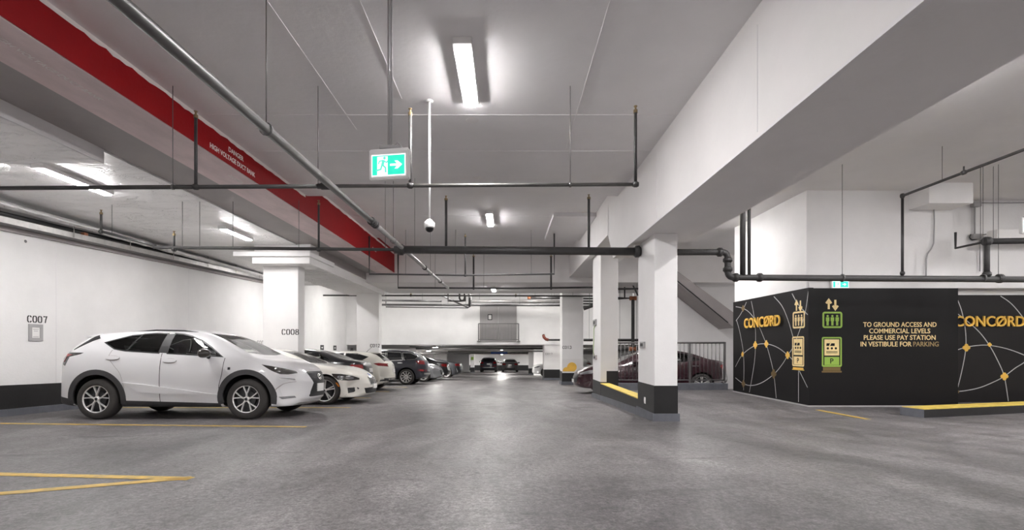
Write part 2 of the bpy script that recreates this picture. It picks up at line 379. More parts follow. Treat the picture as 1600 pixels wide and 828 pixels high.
# ---- red duct bank beam
mb = MB(); mb.box(-5.65, -4.24, -10, 18.6, 3.755, 5.05)
red = struct(mb.build('trim_1', M['grey_soffit']))
MB().box(-4.245, -4.22, -10, 18.55, 3.75, 4.62).build('red_face', M['red'], red)
MB().box(-4.88, -4.22, -10, 18.55, 3.745, 3.757).build('pink_soffit', M['pink'], red)
mb = MB(); random.seed(3); v = []; y = -3.0
while y < 10.4: v.append((y, 4.115+random.uniform(-.008, .008)+(.012 if random.random() < .3 else 0))); y += .09
pl = Plane2((-4.22, 0, 0), (0, 1, 0), (0, 0, 1))
n = len(v); flat(mb, pl, v+[(a, 4.17) for a, b in v], [(i, i+1, n+i+1, n+i) for i in range(n-1)], .0005, .003)
mb.build('ragged_paint_edge', M['paint_white'], red)
mb = MB(); v = []; y = 10.4
while y < 18.5: v.append((y, 4.44+random.uniform(-.01, .01))); y += .2
n = len(v); flat(mb, pl, v+[(a, 4.5) for a, b in v], [(i, i+1, n+i+1, n+i) for i in range(n-1)], .0005, .003); mb.build('ragged_paint_edge', M['paint_white'], red)
# DANGER lettering on the red face (reads along +Y) and worn lettering on the soffit
def on_red(px, py): Y = 4.22*F/(VX-px); return Y, CAMZ+(VY-py)/F*Y
ya, za = on_red(337, 228); yb, zb_ = on_red(397, 268)
put_text('lettering', 'DANGER', pl, *on_red(369, 241), M['paint_white'], red, height=.075, width=.42)
put_text('lettering', 'HIGH VOLTAGE DUCT BANK', pl, *on_red(366, 252), M['paint_white'], red, width=1.25, height=.075)
put_text('lettering', 'DANGER', pl, *on_red(585, 390), M['paint_white'], red, height=.09, width=.45)
pls = Plane2((0, 0, 3.745), (0, 1, 0), (1, 0, 0))
put_text('lettering', 'HIGH VOLTAGE DUCT BANK', pls, 4.9, -4.52, M['paint_white'], red, width=1.2, height=.06)
put_text('lettering', 'DANGER', pls, 8.1, -4.45, M['paint_white'], red, width=.4, height=.06)
# ---- drop beam between the left columns
mb = MB(); mb.box(-6.82, -5.30, 13.3, 21.4, 3.24, 3.8)
db = struct(mb.build('trim_2', M['white']))
MB().box(-5.32, -5.285, 13.9, 21.4, 3.50, 3.76).build('grey_band', M['grey_soffit'], db)
MB().box(-6.82, -5.30, 13.35, 21.4, 3.215, 3.24).build('foil_board', M['foil'], db)
mb = MB()
for i in range(27): mb.box(-6.82, -5.29, 14.3+i*.26, 14.34+i*.26, 3.20, 3.217)
prop(mb.build('deck_ridge', M['foil'], db), kind='stuff')
MB().bev(-7.30, -5.24, 13.12, 15.0, 3.40, 3.53, .02).build('capital_slab', M['white'], db)
MB().bev(-6.84, -5.29, 13.22, 14.9, 3.22, 3.40, .015).build('capital_slab', M['white'], db)
# ---- beams on the right of the aisle
bm_ = MB(); bm_.add([(x, y, z) for x in (2.34, 3.43) for y, z in ((-10, 2.94), (10.85, 2.94), (11.4, 3.58), (11.4, 5.1), (-10, 5.1))],
                    [(0, 1, 2, 3, 4), (9, 8, 7, 6, 5)]+[(i, (i+1) % 5, 5+(i+1) % 5, 5+i) for i in range(5)])
b1 = struct(bm_.build('trim_3', M['beam']))
mb = MB(); random.seed(5); pts = [(y*.35-4, random.uniform(.012, .03)) for y in range(42)]
mb.add([(2.338, a, 2.938) for a, b in pts]+[(2.338, a, 2.945+b) for a, b in pts]+[(2.36+b, a, 2.938) for a, b in pts],
       [(i, i+1, 42+i+1, 42+i) for i in range(41)]+[(i, i+1, 84+i+1, 84+i) for i in range(41)]); mb.build('worn_edge', M['ceil'], b1)
for yy in (4.6, 7.7): MB().box(2.336, 2.342, yy-.004, yy+.004, 3.0, 4.0).build('crack', M['ceil'], b1)
mb = MB(); mb.box(2.34, 3.43, 11.35, 18.6, 3.58, 5.1); struct(mb.build('trim_4', M['beam']))
# ---- walls
mb = MB(); mb.box(-9.75, -9.45, -10, 29.2, -1.2, 5.0); wl = struct(mb.build('wall_left', M['white']))
def band(x0, x1, y0, y1, h0, h1, m, parent, name):     # strip that follows the sloping floor
    ys = [y0]+([0.0] if y0 < 0 < y1 else [])+[y1]
    for a, b in zip(ys, ys[1:]):
        MB().hexa([(x0, a, floor_z(a)+h0), (x1, a, floor_z(a)+h0), (x1, b, floor_z(b)+h0), (x0, b, floor_z(b)+h0),
                   (x0, a, floor_z(a)+h1), (x1, a, floor_z(a)+h1), (x1, b, floor_z(b)+h1), (x0, b, floor_z(b)+h1)]).build(name, m, parent)
band(-9.46, -9.435, -10, 29, .12, .58, M['black_band'], wl, 'black_band')
kb = empty('baseboard_left', (-9.45, 5, 0), kind='structure'); band(-9.46, -9.37, -10, 29, -.02, .13, M['kerb_grey'], kb, 'kerb')
for px in (88, 295): Y = 9.45*F/(VX-px); MB().box(-9.455, -9.446, Y-.006, Y+.006, -.2, 3.7).build('joint', M['ceil'], wl)
for px, py, r in ((40, 377, .03), (12, 300, .02)):
    Y = 9.45*F/(VX-px); MB().lathe([(0, .012), (r*.6, .012), (r, 0)], (-9.45, Y, CAMZ+(VY-py)/F*Y), axis='x', n=10).build('bolt', M['rod'], wl)
pw = Plane2((-9.449, 0, 0), (0, 1, 0), (0, 0, 1))
def on_wall(px, py, X=9.45): Y = X*F/(VX-px); return Y, CAMZ+(VY-py)/F*Y
a, b = on_wall(42.5, 503.5); stencil('stall_number', 'C007', pw, a, b, .135*1.02, M['paint_black'], wl)
a, b = on_wall(401.5, 541); stencil('stall_number', 'C008', pw, a, b, .22, M['text_grey'], wl)
def notice(Y0, Y1, z0, z1, label):
    o = empty('wall_notice', (-9.44, (Y0+Y1)/2, z0), label, 'notice')
    t = .22*(Y1-Y0)
    mb = MB(); frame_poly(mb, pw, Y0, z0, Y1, z1, t, .002, .018); mb.build('frame', M['plastic_grey' if z1-z0 > .28 else 'dark'], o)
    mb = MB(); flat_poly(mb, pw, rect(Y0+t*.9, z0+t*.9, Y1-t*.9, z1-t*.9), .002, .009); mb.build('paper', M['paper'], o)
    mb = MB(); c = (Y0+Y1)/2; h = (Y1-Y0)
    for k, ww in ((.68, .4), (.58, .3), (.24, .42)): flat_poly(mb, pw, rect(c-ww*h*.5, z0+k*(z1-z0), c+ww*h*.5, z0+(k+.03)*(z1-z0)), .0095, .0105)
    prop(mb.build('printed_lines', M['text_grey'], o), kind='stuff')
ya, zt = on_wall(44, 506); yb, zb2 = on_wall(66, 533); notice(ya, yb, zb2+.0, zt+.0, 'grey framed paper notice under the stencilled C007 on the white wall')
for px, py, lab in ((408, 553, 'small framed notice on the white wall just left of the C008 column'), (503, 543, 'small framed notice on the wall above the dark sedan, right of the C008 column'),
                    (523, 543.5, 'small framed notice on the wall between the dark sedan and the ivory hatchback'), (549.5, 547.5, 'tiny framed notice on the wall just left of the C012 column')):
    y, z = on_wall(px, py); notice(y-.22, y+.22, z-.13, z+.13, lab)
# far cross wall above the tunnel, with a pier below it
mb = MB(); mb.box(-9.6, 12, 29.0, 29.3, 1.11, 4.4); wb = struct(mb.build('wall_back', M['white']))
MB().box(-9.6, 12, 28.97, 29.0, 1.09, 1.2).build('edge_strip', M['ceil'], wb)
mb = MB(); mb.box(2.2, 4.35, 29.02, 30.2, -1.2, 1.12); pr = struct(mb.build('wall_pier', M['ceil_r']))
band(2.19, 4.36, 29.0, 30.2, .1, .62, M['black_band'], pr, 'black_band'); band(2.17, 4.38, 28.95, 30.2, -.02, .12, M['kerb_grey'], pr, 'kerb')
stencil('stall_number', 'C017', Plane2((0, 29.0, 0), (1, 0, 0), (0, 0, 1)), P(852.5, 0, 29).x, P(0, 554.5, 29).z, .13, M['text_grey'], pr)
mb = MB(); mb.box(-13, 12, 64, 64.3, -3, 1.2); wf = struct(mb.build('wall_far', M['white']))
MB().box(-13, 12, 63.97, 64, -2.15, -1.45).build('black_band', M['black_band'], wf)
mb = MB(); mb.box(-13.3, -13, 29, 64.3, -3, 1.6); struct(mb.build('wall_tunnel_left', M['white']))
mb = MB(); mb.box(12, 12.3, 19, 64.3, -3, 4.5); struct(mb.build('wall_tunnel_right', M['white']))
mb = MB(); mb.box(-10, 16.3, -10.3, -10, -1, 5.1); struct(mb.build('wall_front', M['white']))
mb = MB(); mb.box(16, 16.3, -10, 19, -1, 5.1); struct(mb.build('wall_right', M['white']))
mb = MB(); mb.box(5.25, 12, 19.0, 19.3, -1, 4.43); struct(mb.build('wall_stair', M['white']))
MB().box(5.25, 12, 18.97, 19.0, 3.55, 3.72).build('ledge', M['ceil'], bpy.data.objects['wall_stair'])
# lit blank walls inside the tunnel
for i, (x0, x1, y0, y1, py0, py1, px0, px1) in enumerate([(0, 0, 50, 50.3, 546, 570, 658, 678), (0, 0, 50, 50.3, 546, 568, 681, 698), (0, 0, 40, 40.3, 545, 580, 834, 851), (0, 0, 56, 56.3, 548, 580, 698, 733)]):
    A = P(px0, py0, y0); B = P(px1, py1, y0)
    struct(MB().box(A.x, B.x, y0, y1, floor_z(y0)-.02, A.z+.9).build('wall_tunnel_%d' % (i+1), M['white' if i != 3 else 'ceil']))
# ---- right block with black hoardings
RX, RY, RY2 = 6.59, 10.73, 11.6
mb = MB(); mb.box(RX, 9.8, RY+.12, 14.25, 2.33, 4.5); mb.box(RX+.05, 9.8, RY+.2, 14.25, LEV-.05, 2.34)
wr = struct(mb.build('wall_block', M['white']))
MB().box(RX-.004, RX+.05, RY+.10, 14.25, 2.27, 4.43).build('side_facing', M['white'], wr)
MB().bev(RX+.02, 9.8, RY-.02, RY+.12, 2.43, 2.47, .005).build('shadow_ledge', M['ceil'], wr)
MB().box(RX+.02, 9.8, RY+.04, RY+.2, 2.25, 2.43).build('recess_board', M['ceil_r'], wr)
mb = MB(); mb.box(9.8, 16, RY2, RY2+.3, LEV-.05, 4.43); wr2 = struct(mb.build('wall_alcove', M['white']))
MB().bev(9.8, 16, RY2-.05, RY2, 2.20, 2.30, .006).build('white_trim', M['plastic_white'], wr2)
MB().box(9.8, 16, RY2-.25, RY2, 2.34, 2.62).build('bulkhead', M['white'], wr2)
bx = struct(MB().bev(8.85, 9.78, 10.33, RY+.13, 4.0, 4.44, .01).build('trim_5', M['column']))
# ---- columns
def column(name, x0, x1, y0, y1, ztop, zfoot, zband, zk, label=None):
    o = empty(name, ((x0+x1)/2, (y0+y1)/2, zfoot), kind='structure')
    MB().bev(x0, x1, y0, y1, zfoot-.02, ztop, .012).build('shaft', M['column'], o)
    MB().box(x0-.005, x1+.005, y0-.005, y1+.005, zfoot-.02, zband).build('black_band', M['black_band'], o)
    MB().box(x0-.03, x1+.03, y0-.03, y1+.03, zfoot-.02, zk).build('kerb', M['kerb_grey'], o)
    return o
k1 = column('column', 2.53, 2.93, 8.46, 9.5, 2.94, -.33, .324, -.154)
k2 = empty('column', (2.76, 13.9, -.46), kind='structure')
MB().bev(2.53, 3.0, 13.3, 14.5, -.5, 3.58, .012).build('shaft', M['column'], k2)
MB().box(2.525, 2.70, 13.295, 14.505, -.5, .035).build('black_band', M['black_band'], k2)
MB().box(2.69, 3.005, 13.29, 14.505, -.5, .334).build('black_band', M['black_band'], k2)
MB().hexa([(2.5, 13.30, -.5), (3.03, 13.30, -.5), (3.03, 14.53, -.55), (2.5, 14.53, -.55), (2.5, 13.30, -.325), (3.03, 13.30, -.325), (3.03, 14.53, -.37), (2.5, 14.53, -.37)]).build('kerb', M['kerb_grey'], k2)
k3 = column('column', 2.53, 3.5, 22.6, 23.5, 4.3, floor_z(22.8)-.05, floor_z(22.8)+.62, floor_z(22.8)+.16)
p3 = Plane2((0, 22.6, 0), (1, 0, 0), (0, 0, 1))
MB().box(2.535, 3.49, 22.594, 22.6, -.22, .42).build('grey_patch', M['ceil_r'], k3)
stencil('stall_number', 'C013', p3, P(879, 0, 22.6).x, P(0, 545, 22.6).z, .135, M['paint_black'], k3)
mb = MB()
def clipcirc(cx, cz, r, zmin): return [(a, max(b, zmin)) for a, b in circ(cx, cz, r, 28)]
zb3 = floor_z(22.8)+.62
flat_poly(mb, p3, clipcirc(2.98, zb3+.20, .22, zb3), .006, .013); flat_poly(mb, p3, clipcirc(2.73, zb3+.03, .17, zb3+.003), .006, .010)
mb.build('gold_emblem', M['gold'], k3)
k4 = column('column', -6.73, -5.76, 13.6, 14.03, 3.24, floor_z(13.8)-.05, floor_z(13.8)+.58, floor_z(13.8)+.13)
a4 = P(440.5, 523, 13.6); stencil('stall_number', 'C008', Plane2((0, 13.6, 0), (1, 0, 0), (0, 0, 1)), a4.x, a4.z, .155, M['paint_black'], k4)
k5 = column('column', -6.29, -5.35, 20.6, 21.05, 3.24, floor_z(20.8)-.05, floor_z(20.8)+.58, floor_z(20.8)+.13)
a5 = P(578.5, 542.5, 20.6); stencil('stall_number', 'C012', Plane2((0, 20.6, 0), (1, 0, 0), (0, 0, 1)), a5.x, a5.z, .135, M['paint_black'], k5)
for px0, px1, Y in ((735, 741, 50.5), (826, 834, 42)):
    A = P(px0, 0, Y); B = P(px1, 0, Y); column('column', A.x, B.x, Y, Y+.5, 1.2, floor_z(Y), floor_z(Y)+.55, floor_z(Y)+.1)
# things fixed to the columns
def on_col(px, py): Y = 2.53*F/(px-VX); return Y, CAMZ+(VY-py)/F*Y
def small_box(name, px0, py0, px1, py1, label, cat, m='plastic_grey', d=.035):
    y1, z1 = on_col(px0, py0); y0, z0 = on_col(px1, py1)
    o = empty(name, (2.53, (y0+y1)/2, z0), label, cat)
    MB().bev(2.53-d, 2.529, y0, y1, z0, z1, .006).build('housing', M[m], o)
    MB().bev(2.53-d-.008, 2.53-d+.002, y0+.25*(y1-y0), y1-.25*(y1-y0), z0+.25*(z1-z0), z1-.25*(z1-z0), .003).build('cover', M['dark' if m != 'plastic_white' else 'paper'], o)
small_box('switch_box', 1002, 534, 1008.5, 543.5, 'small grey switch box on the side of the nearest right column', 'switch box')
small_box('tag_plate', 1007, 620, 1009.3, 631, 'small white tag on the black base of the nearest right column', 'tag', 'plastic_white', .012)
small_box('outlet_box', 928, 500, 932.5, 508.5, 'upper grey outlet box on the second right column with a green cable below', 'outlet box')
small_box('outlet_box', 928.5, 554.5, 933, 562, 'lower grey outlet box on the second right column where the green cable ends', 'outlet box')
y, z = on_col(931.3, 508); y2, z2 = on_col(930.2, 556)
prop(MB().tube([(2.5, y, z), (2.47, y, z-.1), (2.475, (y+y2)/2-.02, (z+z2)/2), (2.47, y2, z2+.12), (2.5, y2, z2)], .009, 8).build('green_cable', mat('green_cable', (.30, .42, .12), .5)), 'green cable hanging between two outlet boxes on the second right column', 'cable')
# retaining kerb between the two right columns
o = empty('retaining_kerb', (2.64, 11.4, -.45), 'low black retaining kerb with yellow top between the two right columns', 'kerb')
MB().box(2.53, 2.76, 9.51, 13.29, -.5, -.012).build('wall_body', M['black_band'], o)
MB().hexa([(2.5, 9.54, -.5), (2.53, 9.54, -.5), (2.53, 13.29, -.55), (2.5, 13.29, -.55), (2.5, 9.54, -.19), (2.53, 9.54, -.19), (2.53, 13.29, -.322), (2.5, 13.29, -.322)]).build('base_strip', M['kerb_grey'], o)
MB().bev(2.52, 2.77, 9.51, 13.29, -.015, .008, .006).build('yellow_top', M['yellow_top'], o)
# kerb below the railing
o = struct(MB().bev(3.0, 6.62, 14.75, 14.98, -.75, -.11, .01).build('trim_6', M['kerb_grey']))
# parking kerb on the right
def slab_between(A, B, wid, z0, z1, inset=0):
    d = (B-A).normalized(); n = Vector((-d.y, d.x)); q = [A+d*inset, B-d*inset, B+n*wid-d*inset, A+n*wid+d*inset]
    q[0] = q[0]+n*inset; q[1] = q[1]+n*inset; q[2] = q[2]-n*inset; q[3] = q[3]-n*inset
    return MB().hexa([(p.x, p.y, z0) for p in q]+[(p.x, p.y, z1) for p in q])
A = Vector((7.62, 9.0)); B = Vector((14, 10.7))
o = empty('parking_kerb', (9.5, 9.6, LEV), 'long black concrete kerb with yellow top before the right sign wall', 'kerb')
slab_between(A, B, .42, LEV-.02, LEV+.15).build('body', M['black_band'], o)
slab_between(A, B, .42, LEV+.149, LEV+.165, .015).build('yellow_top', M['yellow_top'], o)
e = (B-A).normalized(); n2 = Vector((-e.y, e.x))
slab_between(A-e*.012, A, .42, LEV-.02, LEV+.155).build('end_face', M['kerb_grey'], o)
# ---- yellow lines
def line(p, q, wd, label, zf=floor_z, group=None):
    p = Vector(p); q = Vector(q); v, f = ribbon([p, q], wd); mb = MB()
    mb.add([(a[0], a[1], zf(a[1])+.0035) for a in v], f); mb.add([(a[0], a[1], zf(a[1])+.0005) for a in v], f)
    prop(mb.build('parking_line', M['yellow']), label, 'floor line', group)
def on_floor(px, py, z=None):
    if z is not None: Y = F*(CAMZ-z)/(py-VY)
    else: Y = F*CAMZ/(py-VY-F*SLOPE)
    return ((px-VX)/F*Y, Y)
line((-9.2, on_floor(0, 661)[1]), on_floor(478, 667), .10, 'yellow stall line on the floor along the near side of the white crossover')
line(on_floor(-150, 737.5), on_floor(298, 748), .11, 'upper yellow line of the V marking at the bottom left')
line(on_floor(-90, 779), on_floor(298, 746.5), .11, 'lower yellow line of the V marking at the bottom left')
line((-8.9, 11.05), (-3.5, 11.05), .10, 'yellow stall line between the white crossover and the white coupe')
line((-8.9, 14.1), (-3.9, 14.1), .10, 'yellow stall line just beyond the white coupe')
line(on_floor(1277, 640.5, LEV), on_floor(1357, 656.5, LEV), .10, 'short yellow line on the floor before the black sign wall', lambda y: LEV if y > YL else floor_z(y))
for Y, lab in ((17.2, 'yellow stall line beside the ivory hatchback'), (20.3, 'yellow stall line beyond the ivory hatchback')): line((-8.9, Y), (-4.1, Y), .10, lab)
# ---- door and balcony railing on the far wall
A = P(752, 477, 29); B = P(805, 532, 29)
d = empty('door_1', ((A.x+B.x)/2, 29, B.z), kind='structure')
MB().box(A.x, (A.x+B.x)/2-.006, 28.95, 29.0, B.z, 3.36).build('leaf', M['door_grey'], d); MB().box((A.x+B.x)/2+.006, B.x, 28.95, 29.0, B.z, 3.36).build('leaf', M['door_grey'], d)
mb = MB(); frame_poly(mb, Plane2((0, 28.99, 0), (1, 0, 0), (0, 0, 1)), A.x-.08, B.z-.05, B.x+.08, 3.40, .09, 0, .07); mb.build('frame', M['door_grey'], d)
pn = Plane2((0, 28.94, 0), (1, 0, 0), (0, 0, 1)); A = P(762, 491, 28.94); B = P(769, 500, 28.94)
o = empty('door_notice', ((A.x+B.x)/2, 28.94, B.z), 'white notice with dark clip frame on the grey upper door', 'notice')
mb = MB(); frame_poly(mb, pn, A.x, B.z, B.x, A.z, .05, 0, .02); mb.build('frame', M['dark'], o); mb = MB(); flat_poly(mb, pn, rect(A.x+.04, B.z+.04, B.x-.04, A.z-.04), 0, .012); mb.build('paper', M['paper'], o)
def railing(x0, x1, Y, z0, z1, n, label, posts, feet=False):
    o = empty('railing', ((x0+x1)/2, Y, z0), label, 'railing')
    MB().tube([(x0, Y, z1), (x1, Y, z1)], .026, 8).build('top_rail', M['rail'], o)
    MB().tube([(x0, Y, z0+.09), (x1, Y, z0+.09)], .02, 8).build('bottom_rail', M['rail'], o)
    for p in posts:
        MB().box(p-.025, p+.025, Y-.025, Y+.025, z0, z1).build('post', M['rail'], o)
        if feet: MB().bev(p-.09, p+.09, Y-.04, Y+.41, z0-.03, z0+.02, .008).build('foot_plate', M['rail'], o)
    me = None
    for i in range(n):
        x = x0+(i+.5)*(x1-x0)/n
        if me is None:
            b = MB().tube([(x, Y, z0+.09), (x, Y, z1)], .011, 6).build('baluster', M['rail'], o); me = b; xb = x
        else:
            c = me.copy(); COL.objects.link(c); c.location.x += x-xb
    return o
zr0 = P(0, 533, 28.5).z; railing(P(747.5, 0, 28.5).x, P(810.5, 0, 28.5).x, 28.55, zr0, P(0, 505.5, 28.5).z, 26, 'grey steel balcony railing before the upper grey door', (P(747.5, 0, 28.5).x, P(810.5, 0, 28.5).x), True)
railing(3.02, 6.6, 14.87, -.11, P(0, 535.5, 14.87).z, 30, 'grey steel railing with balusters before the maroon sedan', (3.06, 4.72, 5.52, 6.57))
# ---- stair soffit slab beyond the railing
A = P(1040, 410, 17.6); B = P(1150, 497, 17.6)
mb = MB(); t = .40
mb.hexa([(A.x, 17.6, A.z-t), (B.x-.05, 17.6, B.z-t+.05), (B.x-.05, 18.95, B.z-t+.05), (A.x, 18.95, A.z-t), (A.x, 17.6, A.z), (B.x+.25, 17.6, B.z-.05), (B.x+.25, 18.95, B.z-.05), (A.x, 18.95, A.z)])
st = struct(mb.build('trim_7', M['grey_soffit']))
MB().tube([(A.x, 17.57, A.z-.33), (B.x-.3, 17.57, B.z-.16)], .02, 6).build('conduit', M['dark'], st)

# ================================================================== LIGHT FIXTURES
def fixture(x, y, z, L=1.32, label='', m='diffuser', group=None):
    o = empty('ceiling_light', (x, y, z), label, 'light', group)
    MB().bev(x-.10, x+.10, y-L/2, y+L/2, z-.07, z, .008).build('housing', M['plastic_white'], o)
    MB().bev(x-.065, x+.065, y-L/2+.07, y+L/2-.01, z-.087, z-.068, .006).build('diffuser', M[m], o)
fixture(-.46, 5.70, 4.17, label='long fluorescent light on the main ceiling nearest the camera')
fixture(-.46, 13.4, 4.50, label='second fluorescent light on the main ceiling above the aisle')
fixture(-.55, 20.3, 3.40, label='far fluorescent light under the low ceiling above the aisle', m='diffuser_far')
for y in (-7.5, -1.2): fixture(-.46, y, 4.17, label='unseen fluorescent light added on the main ceiling behind the camera', group='added lights behind the camera')  # unseen fixtures put in to light the aisle from behind the camera
fixture(-7.0, 8.0, 3.73, label='fluorescent light on the foil ceiling nearest the left edge', m='diffuser_left')
fixture(-6.45, 11.75, 3.73, 1.2, label='fluorescent light on the foil ceiling just before the C008 column', m='diffuser_left')
fixture(-7.4, 18.2, 3.73, label='fluorescent light on the foil ceiling beyond the C008 column', m='diffuser_left')
fixture(-7.0, 25.0, 4.30, label='fluorescent light on the high ceiling beyond the C012 column', m='diffuser_far')
for y in (-6.5, .5): fixture(-7.2, y, 3.56, label='unseen fluorescent light added on the left ceiling behind the camera', group='added left lights behind the camera')  # out of frame, put in for more light in the left bay
for x, y in ((4.6, 13.6), (5.3, 6.3), (8.6, 1.5), (8.2, -4.0), (12.6, 7.5), (9.4, 5.3), (13.0, 1.0)): fixture(x, y, 4.43, label='unseen fluorescent light on the right bay ceiling, put in for its light', group='unseen right bay lights')  # unseen fixtures put in to brighten the right bay
fixture(5.6, 24.8, 4.30, label='fluorescent light on the high ceiling behind the right columns', m='diffuser_far')
fixture(-3.6, 25.0, 4.30, label='hidden fluorescent light added on the high ceiling above the silver grey sedan', m='diffuser_far')  # this and the next two: hidden, added to brighten the far cross wall
fixture(2.0, 26.0, 4.30, label='hidden fluorescent light added on the high ceiling left of the far pipe rack', m='diffuser_far')
fixture(-1.5, 25.6, 4.30, label='hidden fluorescent light added on the high ceiling before the far cross wall', m='diffuser_far')
for x, y, where in ((-.4, 38, 'above the aisle, nearest'), (-.4, 49, 'above the aisle beyond the blue sign'), (-8.6, 46, 'before the lit blank walls at left'), (-4.6, 31.6, 'above the parked row at left'), (4.5, 60.5, 'before the far end wall at right'), (-5.5, 60.5, 'before the far end wall at left'), (-6.5, 41, 'beyond the sports coupe'), (4.2, 37, 'behind the right pier'), (-.6, 58.5, 'before the far end wall')):
    fixture(x, y, 1.11-SLOPE*(y-29)-.015, label='added fluorescent light under the low tunnel ceiling '+where, m='diffuser_tunnel')  # fixtures put in to brighten the tunnel and its end wall

# ================================================================== PIPES
def pipe_thing(name, loc, label): return empty(name, loc, label, 'pipe')
def seg(o, path, r, m='pipe', name='pipe', n=10): return MB().tube(path, r, n).build(name, M[m], o)
def coupling(o, c, ax, r, L=.09, m='pipe'):
    c = Vector(c); ax = Vector(ax).normalized()
    mb = MB(); mb.tube([c-ax*L/2, c-ax*L*.3, c-ax*L*.29, c+ax*L*.29, c+ax*L*.3, c+ax*L/2], [r*1.12, r*1.12, r*1.42, r*1.42, r*1.12, r*1.12], 12)
    return mb.build('coupling', M[m], o)
def rod(o, x, y, z0, z1, r=.0048): return MB().tube([(x, y, z0), (x, y, z1)], r, 6).build('hanger_rod', M['rod'], o)
def ring(o, x, y, z, r, axis='x'):
    return MB().lathe([(r*1.08, -.012), (r*1.3, -.012), (r*1.3, .012), (r*1.08, .012), (r*1.08, -.012)], (x, y, z), axis=axis, n=12).build('hanger_ring', M['rod'], o)
def upright(o, x, y, z0, z1, r=.018, m='pipe'):
    seg(o, [(x, y, z0), (x, y, z1-.06)], r, m, 'riser', 8)
    MB().lathe([(r*1.35, -.10), (r*1.35, -.06), (.012, -.055), (.012, -.02), (.022, -.02), (.022, -.012), (0, -.010)], (x, y, z1), n=10).build('sprinkler_head', M['brass'], o)
    coupling(o, (x, y, z0), (1, 0, 0), r*1.35, .07)
# longitudinal main
ZM = 2.85
A = PZ(185, 0, ZM); B = PZ(700, 450, ZM); dirm = (B-A).normalized()
o = pipe_thing('sprinkler_main', (A.x, A.y, ZM), 'long grey steel sprinkler main running along the aisle below the ceiling')
C1 = A+dirm*((7.38-A.y)/dirm.y)
seg(o, [A-dirm*5, C1], .044, 'pipe_mid'); seg(o, [C1, B], .040, 'galv')
for k in (-.09, 0, .1): coupling(o, C1+dirm*k, dirm, .044, .085)
for yy in (9.3, 11.6, 14.0): coupling(o, A+dirm*((yy-A.y)/dirm.y), dirm, .042, .1)
for yy in (4.2, 8.6, 12.4):
    p = A+dirm*((yy-A.y)/dirm.y); rod(o, p.x, p.y, p.z, 4.17 if yy < 10.4 else 4.5); ring(o, p.x, p.y, p.z, .044, 'y')
# first cross branch
Y1 = 6.0; zl = P(0, 294, Y1).z; zr = P(0, 288, Y1).z
o = pipe_thing('sprinkler_branch', (-2, Y1, zl), 'nearest thin sprinkler branch pipe crossing the aisle with upright heads')
xl = -8.6; xr_ = P(993, 0, Y1).x
def zb1(x): return zl+(zr-zl)*(x+6.2)/(xr_+6.2)
seg(o, [(xl, Y1, zb1(xl)), (-2.2, Y1, zb1(-2.2))], .025); seg(o, [(-2.2, Y1, zb1(-2.2)), (xr_, Y1, zb1(xr_))], .022, 'pipe_mid')
for px, py in ((306, 172), (641, 168), (993, 164)): x = P(px, 0, Y1).x; upright(o, x, Y1, zb1(x), P(0, py, Y1).z, .019, 'pipe_mid' if px == 641 else 'pipe')
for px in (270, 497, 891): x = P(px, 0, Y1).x; rod(o, x, Y1, zb1(x), 4.17); ring(o, x, Y1, zb1(x), .024)
coupling(o, (-2.2, Y1, zb1(-2.2)), (1, 0, 0), .03, .2)
# second cross main, through the column to the right
Y2 = 9.3; z2 = P(0, 390, Y2).z
o = pipe_thing('sprinkler_cross_main', (0, Y2, z2), 'thick dark sprinkler main crossing the aisle into the nearest right column')
seg(o, [(-2.12, Y2, z2), (2.52, Y2, P(0, 393, Y2).z)], .074, n=14)
seg(o, [(P(240, 0, Y2).x, Y2, P(0, 386.5, Y2).z), (-2.12, Y2, z2)], .030)
coupling(o, (2.46, Y2, P(0, 393, Y2).z), (1, 0, 0), .08, .12); coupling(o, (-2.0, Y2, z2), (1, 0, 0), .075, .14)
for px, py in ((697, 305), (920, 303), (498, 312), (272, 360)): x = P(px, 0, Y2).x; upright(o, x, Y2, z2, min(P(0, py, Y2).z, 4.1), .024 if px > 600 else .02)
for px, zz in ((602, 4.17), (648, 4.17), (467, 3.75), (285, 3.73), (364, 3.73), (312, 3.73)): x = P(px, 0, Y2).x; rod(o, x, Y2, z2, zz)
zR = P(0, 394, Y2).z; zD = P(0, 433.5, Y2).z; xe = P(1137, 0, Y2).x
o = pipe_thing('sprinkler_feed', (7, Y2, zD), 'dark sprinkler feed pipe leaving the right column, dropping and running past the black sign wall')
def elbow(c0, c1, c2, n=5):
    c0, c1, c2 = map(Vector, (c0, c1, c2)); return [c0*(1-t)**2+c1*2*t*(1-t)+c2*t*t for t in [k/n for k in range(n+1)]]
seg(o, [(2.94, Y2, zR)]+elbow((xe-.12, Y2, zR), (xe, Y2, zR), (xe, Y2, zR-.12))+elbow((xe, Y2, zD+.12), (xe, Y2, zD), (xe+.12, Y2, zD))+[(15.9, Y2, P(0, 440, Y2).z)], .058, n=14)
for c, ax in (((xe-.15, Y2, zR), (1, 0, 0)), ((xe, Y2, zR-.15), (0, 0, 1)), ((xe, Y2, zD+.15), (0, 0, 1)), ((xe+.15, Y2, zD), (1, 0, 0)), ((xe+.6, Y2, zD), (1, 0, 0)), ((9.3, Y2, zD-.02), (1, 0, 0))): coupling(o, c, ax, .06, .1)
for px, r in ((1160.5, .05), (1170.5, .03)): x = P(px, 0, Y2).x; seg(o, [(x, Y2, zD), (x, Y2, 4.43)], r, name='riser')
for px in (1316, 1560, 1536): x = P(px, 0, Y2).x; rod(o, x, Y2, zD, 4.43); ring(o, x, Y2, zD-.01, .058)
xr2 = P(1410, 0, Y2).x; zt2 = P(0, 306, Y2).z
o2 = pipe_thing('sprinkler_riser', (xr2, Y2, zD), 'dark riser pipe beside the white ceiling box turning toward the camera')
